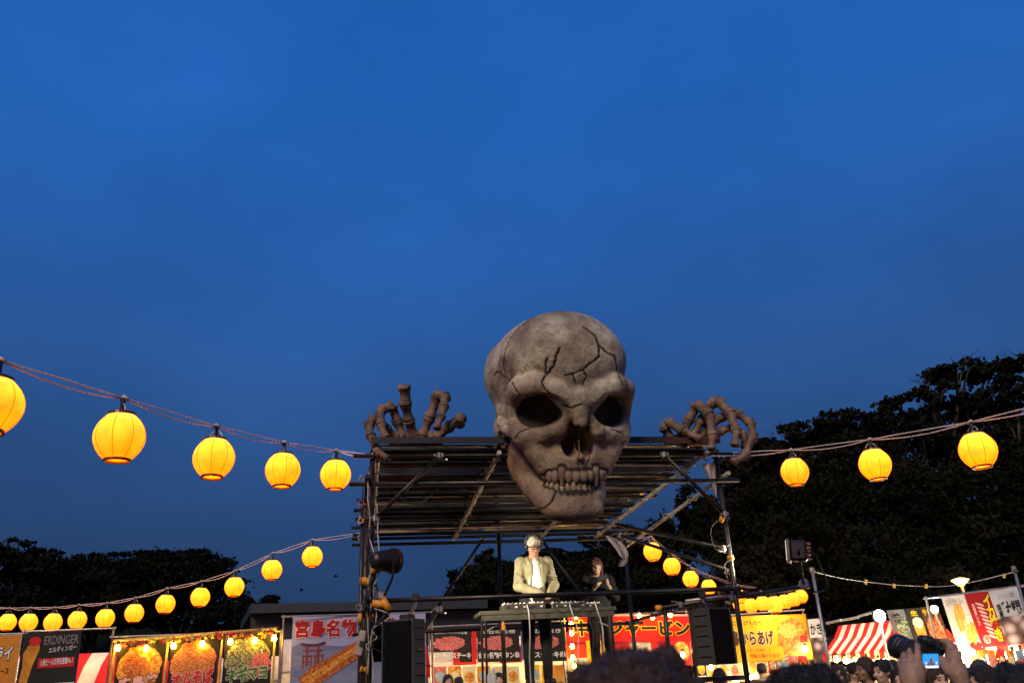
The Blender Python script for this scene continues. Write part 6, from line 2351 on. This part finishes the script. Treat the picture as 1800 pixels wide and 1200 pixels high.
# ---- heads close to the camera, with loose hair
def near_head(px, py_top, Y, label, hairm, strands, ln, seed, topm, yaw=math.pi, sc=1.0, fat=1.0, upb=0.0, w=0.0007):
    p = at(px, py_top, Y)
    h = p.z - 0.012
    root, T, HR, s, hc = person(Vector((p.x, p.y, 0.0)), h * 0.985, yaw, label, None, None, topm, None, face=False, vox=0.012, group='heads close in front')
    hf = SDF((hc.x - 0.2, hc.y - 0.2, hc.z - 0.2), (hc.x + 0.2, hc.y + 0.22, hc.z + 0.2), 0.009)
    hf.ell(T(0, 0.020, 0.036), (0.090 * fat, 0.108 * fat, 0.098), R=HR)
    hf.cap(T(0, 0.05, 0.0), T(0, 0.055, -0.07), 0.078 * fat, 0.06, k=0.03)
    hf.ell(T(0, -0.10, -0.04), (0.058, 0.065, 0.07), sub=True, R=HR)
    rs = random.Random(seed)
    for _ in range(60):
        a, z = rs.uniform(0, math.tau), rs.uniform(-0.06, 0.12)
        rr = 0.095 * fat * math.sqrt(max(0.05, 1 - (z - 0.035) ** 2 / 0.0105)) if abs(z - 0.035) < 0.1 else 0.03
        hf.ell(T(rr * math.cos(a) * 0.9, 0.02 + rr * math.sin(a), z), (0.018, 0.018, 0.02), k=0.015)
    link('hair', hf.mesh('hair', hairm, lambda V: V * s), root, None, False)
    if strands:
        fuzz(hf, s, root, hairm, strands, ln, seed, w, upb=upb)
    return root


near_head(1098, 1100, 1.20, 'big dark blurred head with fuzzy hair in the foreground centre', HAIRBR, 9000, 0.009, 1, TOPS[0], fat=1.0, upb=0.1)
near_head(1402, 1150, 2.35, 'dark tousled head right of the biggest foreground head', HAIRB, 9000, 0.022, 2, TOPS[1], fat=1.05)
near_head(1792, 1149, 2.9, 'black rounded head cut by the right edge of the picture', HAIRB, 6000, 0.012, 3, TOPS[0], fat=1.08)
near_head(1752, 1188, 2.15, 'greyish haired head low at the right corner', mat('hair_grey_brown', (0.20, 0.165, 0.15), 0.6, var=0.3, scale=50, bump=0.5, bscale=150), 9000, 0.014, 4, TOPS[3], fat=1.1)

# ---- photographer with raised camera
cc = at(1631, 1151, 3.42)            # middle of the camera body
pg = Vector((cc.x + 0.12, cc.y - 0.34, 0.0))
PH = 1.50


def pgw(v):
    return (Vector(v) - pg) / (PH / 1.70)


body_r = Matrix.Rotation(math.pi, 3, 'Z')   # seen from behind: faces +Y
# person() models facing -Y, so turn world offsets back
def loc(v):
    q = (Vector(v) - pg)
    q = Matrix.Rotation(-math.pi, 3, 'Z') @ q
    return q / (PH / 1.70)


wl_ = loc(at(1604, 1206, 3.33))
wr_ = loc(at(1690, 1200, 3.36))
el_ = loc(at(1600, 1290, 3.22))
er_ = loc(at(1722, 1262, 3.22))
TANM = SKIN2
root, T, HR, s, hc = person(pg, PH, math.pi, 'person with hands raised holding up a camera, head below the picture', 'short', HAIRB, BLK, None, skin=TANM, vox=0.012, face=False,
                            arms={1: (el_, wl_), -1: (er_, wr_)}, arm_bare=0.55, sleeve=True, nod=-0.1, group=None)
# the two hands, modelled finely and joined to the wrists
def fine_hand(nm, chains, lo, hi, h=0.0035):
    f = SDF(lo, hi, h)
    for pts, rs, k in chains:
        f.chain(pts, [r_ * 0.88 for r_ in rs], k=k)
    me = f.mesh(nm, TANM)
    o = link(nm, me, root, None, True)
    o.matrix_parent_inverse = (Matrix.Translation(pg) @ Matrix.Rotation(math.pi, 4, 'Z')).inverted()
    return o


def A(x, y, d=0.0):
    return tuple(at(x, y, 3.42 + d))


lh = [([A(1604, 1210, -0.09), A(1603, 1192, -0.075), A(1602, 1176, -0.06)], [0.030, 0.035, 0.038], 0.02),
      ([A(1610, 1192, -0.07), A(1612, 1174, -0.06)], [0.034, 0.034], 0.02),
      ([A(1596, 1196, -0.07), A(1592, 1176, -0.055)], [0.028, 0.026], 0.02),
      ([A(1615, 1174, -0.065), A(1613.5, 1156, -0.065), A(1613, 1143, -0.05), A(1612, 1131, -0.02)], [0.0175, 0.0145, 0.0125, 0.011], 0.006),
      ([A(1604, 1172, -0.065), A(1600.5, 1156, -0.06), A(1599, 1146, -0.03), A(1600, 1141, 0.0)], [0.0175, 0.0145, 0.012, 0.010], 0.006),
      ([A(1595, 1173, -0.06), A(1589, 1160, -0.05), A(1588, 1152, -0.02), A(1590, 1148, 0.01)], [0.016, 0.013, 0.011, 0.0095], 0.006),
      ([A(1588, 1178, -0.05), A(1582, 1168, -0.035), A(1582, 1161, -0.01), A(1585, 1157, 0.015)], [0.014, 0.011, 0.0095, 0.0085], 0.006),
      ([A(1614, 1190, -0.06), A(1621, 1180, -0.05), A(1626, 1177, -0.02)], [0.018, 0.014, 0.011], 0.01)]
rh = [([A(1692, 1204, -0.07), A(1684, 1186, -0.06), A(1677, 1168, -0.045)], [0.030, 0.033, 0.034], 0.02),
      ([A(1684, 1180, -0.06), A(1676, 1152, -0.04), A(1672, 1140, -0.02)], [0.026, 0.026, 0.022], 0.02),
      ([A(1668, 1180, -0.05), A(1663, 1172, -0.045), A(1658, 1164, -0.035), A(1655, 1156, -0.03)], [0.020, 0.016, 0.013, 0.011], 0.012),
      ([A(1674, 1142, -0.03), A(1668, 1130, -0.02), A(1659, 1126, -0.01), A(1650, 1127, 0.01)], [0.018, 0.015, 0.0125, 0.011], 0.006),
      ([A(1678, 1148, -0.03), A(1675, 1136, 0.0), A(1667, 1133, 0.03), A(1660, 1135, 0.055)], [0.017, 0.014, 0.012, 0.010], 0.006),
      ([A(1680, 1156, -0.03), A(1679, 1146, 0.005), A(1672, 1143, 0.035), A(1665, 1145, 0.055)], [0.016, 0.0135, 0.0115, 0.010], 0.006),
      ([A(1681, 1165, -0.03), A(1680, 1157, 0.005), A(1674, 1154, 0.03), A(1668, 1156, 0.05)], [0.015, 0.0125, 0.0105, 0.009], 0.006)]
for nm, ch in (('hand', lh), ('hand', rh)):
    P_ = np.array([p for c in ch for p in c[0]])
    fine_hand(nm, ch, P_.min(0) - 0.06, P_.max(0) + 0.06)

cr = empty('camera_held', cc - Vector((0, 0, 0.06)))
cr.name = 'photo_camera'
tag(cr, 'black camera with long lens and glowing blue screen held up over the crowd', 'camera')
RC = Matrix.Rotation(0.30, 3, 'Z') @ Matrix.Rotation(0.22, 3, 'X') @ Matrix.Rotation(0.03, 3, 'Y')
CAMM = mat('camera_black', (0.013, 0.013, 0.014), 0.42, var=0.3, scale=60, bump=0.2, bscale=300)


def CC(x, y, z):
    return cc + RC @ Vector((x, y, z))


MB().box(CC(0, 0, 0), (0.128, 0.052, 0.098), RC, 0.014).build('body', CAMM, cr)
MB().box(CC(-0.006, 0.0, 0.056), (0.052, 0.050, 0.030), RC, 0.010).build('viewfinder_hump', CAMM, cr)
MB().box(CC(0.054, 0.012, -0.004), (0.026, 0.066, 0.086), RC, 0.012).build('grip', CAMM, cr)
MB().box(CC(-0.006, -0.030, 0.052), (0.034, 0.014, 0.022), RC, 0.005).build('eyepiece', BLACKP, cr)
MB().box(CC(-0.016, -0.0275, -0.014), (0.076, 0.006, 0.056), RC, 0.002).build('screen_frame', BLACKP, cr)
for x, z in ((0.040, 0.028), (0.050, 0.028), (0.044, -0.004), (0.044, -0.022), (0.044, -0.036)):
    MB().lathe([(0.005, 0), (0.005, 0.004), (0.001, 0.005)], 10, Matrix.Translation(CC(x, -0.026, z)) @ (RC.to_4x4() @ Matrix.Rotation(math.pi / 2, 4, 'X'))).build('button', CAB, cr)
MB().lathe([(0.011, 0), (0.011, 0.01), (0.001, 0.011)], 14, Matrix.Translation(CC(0.046, 0.0, 0.049)) @ RC.to_4x4()).build('dial', CAB, cr)
# lens points away towards the stage
LD = (RC @ Vector((0, 1, 0)))
LM = Matrix.Translation(CC(-0.022, 0.026, 0.004)) @ (Vector((-0.20, 0.93, 0.24))).to_track_quat('Z', 'Y').to_matrix().to_4x4()
MB().lathe([(0.034, -0.01), (0.035, 0.02), (0.040, 0.022), (0.040, 0.05), (0.037, 0.053), (0.037, 0.07), (0.041, 0.075), (0.041, 0.085), (0.045, 0.09), (0.048, 0.12), (0.045, 0.12), (0.041, 0.095), (0.001, 0.09)], 28, LM).build('lens_barrel', CAMM, cr, smooth=False)
MB().lathe([(0.0405, 0.026), (0.0425, 0.027), (0.0425, 0.045), (0.0405, 0.046)], 28, LM).build('focus_ring', BLACKP, cr)
# the live picture on the screen
def scr(name, c):
    return mat('screen_' + name, c, 0.5, emit=c, estr=1.0, var=0.1)


def srect(x0, z0, x1, z1, y, m):
    mb = MB()
    mb.add([CC(x0, y, z0), CC(x1, y, z0), CC(x1, y, z1), CC(x0, y, z1)], [(0, 1, 2, 3)])
    mb.build('screen', m, cr)


sx, sz = -0.016, -0.014
srect(sx - 0.036, sz - 0.025, sx + 0.036, sz + 0.025, -0.0310, scr('blue', (0.03, 0.30, 0.85)))
srect(sx - 0.034, sz - 0.025, sx + 0.034, sz - 0.016, -0.0316, scr('white', (0.9, 0.9, 0.95)))
srect(sx - 0.018, sz - 0.017, sx + 0.018, sz - 0.006, -0.0322, scr('dark', (0.10, 0.09, 0.12)))
srect(sx - 0.007, sz - 0.008, sx + 0.007, sz + 0.010, -0.0328, scr('brown', (0.16, 0.08, 0.06)))
for x in (-0.024, 0.022):
    srect(sx + x, sz - 0.010, sx + x + 0.006, sz - 0.004, -0.0322, scr('glow', (0.9, 0.8, 0.5)))
wire('strap', [CC(-0.066, 0, 0.035), CC(-0.085, -0.02, 0.0), CC(-0.075, -0.05, -0.08), CC(-0.02, -0.06, -0.14), CC(0.05, -0.05, -0.12), CC(0.075, -0.02, -0.02), CC(0.066, 0, 0.035)], 0.0045, BLACKP, cr)
# ------------------------------------------------------------------ trees
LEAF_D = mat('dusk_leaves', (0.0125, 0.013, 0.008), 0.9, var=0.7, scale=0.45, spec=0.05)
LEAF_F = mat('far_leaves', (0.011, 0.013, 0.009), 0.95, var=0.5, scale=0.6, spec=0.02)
BARK = mat('bark', (0.05, 0.04, 0.03), 0.9, var=0.4, scale=6)


def tree(base, clumps, leaf, n_leaf, seed, label, group, m=None, trunk_r=0.3, twigs=0):
    """clumps: (x, y, z, rx, rz) in world metres; leaves fill the clumps unevenly"""
    rng = np.random.default_rng(seed)
    rr = random.Random(seed)
    base = Vector(base)
    root = empty('tree', base)
    tag(root, label, 'tree', group)
    # trunk and limbs reaching into each clump
    mb = MB()
    top = Vector((base.x, base.y, max(c[2] for c in clumps) * 0.55))
    mb.tube([base, base.lerp(top, 0.5) + Vector((rr.uniform(-.2, .2), 0, 0)), top], [trunk_r, trunk_r * 0.8, trunk_r * 0.55], 8)
    for x, y, z, rx, rz in clumps:
        c = Vector((x, y, z))
        st = base.lerp(top, rr.uniform(0.55, 1.0))
        mid = st.lerp(c, 0.5) + Vector((0, 0, -0.08 * (c - st).length))
        mb.tube([st, mid, c], [trunk_r * 0.35, trunk_r * 0.22, 0.03], 5)
        for _ in range(4):
            e = c + Vector((rr.uniform(-.7, .7) * rx, rr.uniform(-.7, .7) * rx, rr.uniform(0.0, 0.7) * rz))
            mb.tube([mid.lerp(c, 0.6), c.lerp(e, 0.5), e], [0.05, 0.035, 0.012], 4)
    for _ in range(twigs):
        x, y, z, rx, rz = clumps[rr.randrange(len(clumps))]
        c = Vector((x, y, z))
        d = Vector((rr.uniform(-1, 1), rr.uniform(-0.3, 0.3), rr.uniform(0.1, 1.0))).normalized()
        e = c + Vector((d.x * rx, d.y * rx, d.z * rz)) * rr.uniform(0.95, 1.12)
        k_ = c.lerp(e, 0.55) + Vector((rr.uniform(-.2, .2), 0, 0.15))
        mb.tube([c, k_, e], [0.025, 0.014, 0.004], 4)
        for _k in range(3):
            mb.tube([k_.lerp(e, 0.3 * _k), k_.lerp(e, 0.3 * _k) + Vector((rr.uniform(-.5, .5), 0, rr.uniform(.1, .5)))], [0.010, 0.003], 4)
    mb.build('trunk', BARK, root, smooth=True)
    vol = np.array([c[3] ** 2 * c[4] for c in clumps]) ** 0.92
    n_leaf = int(n_leaf * 2.6)
    leaf = leaf * 0.55
    cnt = np.maximum(120, (vol / vol.sum() * n_leaf)).astype(int)
    P = []
    for (x, y, z, rx, rz), n in zip(clumps, cnt):
        # sub-clumps give the crown light and dark tufts and holes
        k = max(7, int(n / 110))
        d = rng.normal(0, 1, (k, 3))
        d /= np.linalg.norm(d, axis=1, keepdims=True)
        r = rng.uniform(0.35, 1.0, (k, 1)) ** 0.6
        sc = d * r * np.array([rx, rx, rz]) * rng.uniform(0.85, 1.12, (k, 1))
        idx = rng.integers(0, k, n)
        spread = rng.normal(0, 1, (n, 3)) * np.array([rx, rx, rz * 0.8]) * 0.14
        P.append(np.array([x, y, z]) + sc[idx] + spread)
    P = np.concatenate(P)
    n = len(P)
    u = rng.normal(0, 1, (n, 3))
    u /= np.linalg.norm(u, axis=1, keepdims=True)
    v = np.cross(u, rng.normal(0, 1, (n, 3)))
    v /= np.linalg.norm(v, axis=1, keepdims=True)
    L = leaf * rng.uniform(0.55, 1.3, (n, 1))
    w = L * rng.uniform(0.32, 0.5, (n, 1))
    V = np.stack([P - u * L * 0.5, P + v * w, P + u * L * 0.55, P - v * w], 1).reshape(-1, 3)
    V = V - np.array(base)
    F = np.arange(n * 4).reshape(-1, 4)
    me = np_mesh('crown', V, F, smooth=False)
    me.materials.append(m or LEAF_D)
    link('crown', me, root, None, False)


def px_clumps(lst, Y):
    """(px, py, radius px x, radius px y, depth offset) -> world clumps"""
    out = []
    for px, py, rx, ry, dy in lst:
        c = at(px, py, Y + dy)
        k = (Y + dy) * 1.03 / FPX
        out.append((c.x, c.y, c.z, rx * k, ry * k))
    return out


def gxy(px, Y):
    p = at(px, 1150, Y)
    return (p.x, p.y, 0)


RG, LG, CG = 'tall trees behind the right stalls', 'far trees behind the left stalls', 'trees behind the stage'
tree(gxy(1700, 30), px_clumps([(1690, 655, 60, 28, 0), (1640, 690, 45, 26, -1), (1585, 722, 42, 28, 0), (1740, 665, 48, 30, 1), (1715, 715, 62, 36, 0), (1650, 735, 60, 32, 1), (1780, 640, 30, 18, 1),
                               (1770, 745, 50, 40, 0), (1620, 765, 55, 30, -1), (1690, 780, 80, 46, 0), (1560, 745, 26, 14, -1)], 30), 0.36, 5200, 1,
     'tallest tree on the right with open crown against the blue sky', RG, trunk_r=0.4, twigs=26)
tree(gxy(1840, 28), px_clumps([(1830, 640, 60, 34, 0), (1790, 690, 36, 24, 0), (1800, 770, 60, 50, 0), (1840, 850, 90, 80, 0)], 28), 0.34, 4200, 2,
     'tree crown cut by the right edge of the picture', RG, twigs=8)
tree(gxy(1480, 28), px_clumps([(1500, 745, 62, 24, 0), (1440, 755, 45, 26, 0), (1395, 775, 44, 28, 0), (1545, 770, 60, 30, 0), (1470, 800, 90, 46, 0), (1390, 830, 70, 50, 0), (1540, 850, 90, 60, 0),
                               (1450, 900, 100, 70, 0)], 28), 0.26, 15000, 3, 'broad dark tree behind the right hand of the skeleton', RG, twigs=8)
tree(gxy(1330, 27), px_clumps([(1335, 800, 50, 30, 0), (1300, 840, 45, 40, 0), (1350, 880, 70, 60, 0), (1300, 950, 70, 60, 0), (1260, 900, 36, 36, 0)], 27), 0.26, 10000, 4,
     'dark tree behind the right front post of the stage', RG)
tree(gxy(1640, 27), px_clumps([(1600, 880, 90, 70, 0), (1720, 880, 100, 80, 0), (1560, 970, 100, 60, 0), (1680, 980, 110, 60, 0), (1790, 960, 80, 80, 0)], 27), 0.26, 15000, 5,
     'dense dark tree filling the space above the right stalls', RG)
tree(gxy(1420, 26), px_clumps([(1400, 970, 100, 60, 0), (1480, 1030, 110, 50, 0), (1330, 1020, 80, 50, 0), (1600, 1050, 110, 40, 0), (1730, 1060, 100, 40, 0)], 26), 0.26, 14000, 6,
     'low dark tree mass behind the lantern row on the right', RG)
tree(gxy(1090, 30), px_clumps([(1090, 935, 40, 22, 0), (1050, 962, 36, 22, 0), (1120, 975, 60, 40, 0), (1070, 1010, 70, 40, 0), (1180, 960, 50, 60, 0), (1140, 1040, 90, 40, 0), (1210, 900, 40, 40, 0)], 30), 0.26, 12000, 7,
     'dark tree seen through the right side of the stage', CG)
tree(gxy(960, 34), px_clumps([(960, 978, 40, 14, 0), (1010, 985, 36, 16, 0), (990, 1010, 60, 26, 0), (940, 1030, 60, 30, 0), (1010, 1060, 60, 30, 0)], 34), 0.28, 8000, 8,
     'round tree behind the head of the musician', CG, m=LEAF_F)
tree(gxy(850, 34), px_clumps([(860, 980, 20, 12, 0), (838, 993, 26, 14, 0), (875, 1000, 40, 22, 0), (830, 1022, 40, 26, 0), (880, 1040, 70, 36, 0), (820, 1060, 40, 30, 0)], 34), 0.28, 8000, 9,
     'stepped dark tree behind the centre post of the stage', CG, m=LEAF_F)
tree(gxy(20, 44), px_clumps([(15, 955, 34, 12, 0), (50, 966, 30, 12, 0), (-20, 975, 50, 26, 0), (30, 995, 70, 28, 0), (80, 975, 26, 10, 0), (90, 1010, 60, 30, 0), (10, 1050, 90, 50, 0)], 44), 0.36, 9000, 10,
     'far tree with layered crown at the left edge', LG, m=LEAF_F, trunk_r=0.35)
tree(gxy(160, 46), px_clumps([(150, 985, 45, 14, 0), (200, 982, 40, 12, 0), (115, 995, 40, 18, 0), (180, 1015, 80, 30, 0), (150, 1060, 90, 46, 0), (235, 1030, 50, 40, 0)], 46), 0.36, 9000, 11,
     'long low far tree left of the round one', LG, m=LEAF_F, trunk_r=0.35)
tree(gxy(310, 44), px_clumps([(310, 975, 46, 14, 0), (345, 985, 46, 18, 0), (265, 985, 40, 14, 0), (380, 1000, 34, 18, 0), (400, 1020, 24, 22, 0), (310, 1020, 90, 40, 0), (370, 1050, 60, 36, 0), (270, 1060, 80, 40, 0)], 44), 0.36, 11000, 12,
     'big round far tree behind the lower lantern string', LG, m=LEAF_F, trunk_r=0.4)
tree(gxy(420, 40), px_clumps([(425, 1060, 26, 16, 0), (400, 1085, 60, 24, 0), (445, 1075, 20, 14, 0)], 40), 0.3, 3500, 13, 'low far shrub sloping down to the shed', LG, m=LEAF_F, trunk_r=0.2)
tree(gxy(476, 42), px_clumps([(476, 1055, 15, 7, 0), (468, 1064, 14, 7, 0), (486, 1065, 12, 6, 0)], 42), 0.3, 1600, 14, 'small lone tree beside the dark shed', LG, m=LEAF_F, trunk_r=0.15)
# wooded slopes under the crowns
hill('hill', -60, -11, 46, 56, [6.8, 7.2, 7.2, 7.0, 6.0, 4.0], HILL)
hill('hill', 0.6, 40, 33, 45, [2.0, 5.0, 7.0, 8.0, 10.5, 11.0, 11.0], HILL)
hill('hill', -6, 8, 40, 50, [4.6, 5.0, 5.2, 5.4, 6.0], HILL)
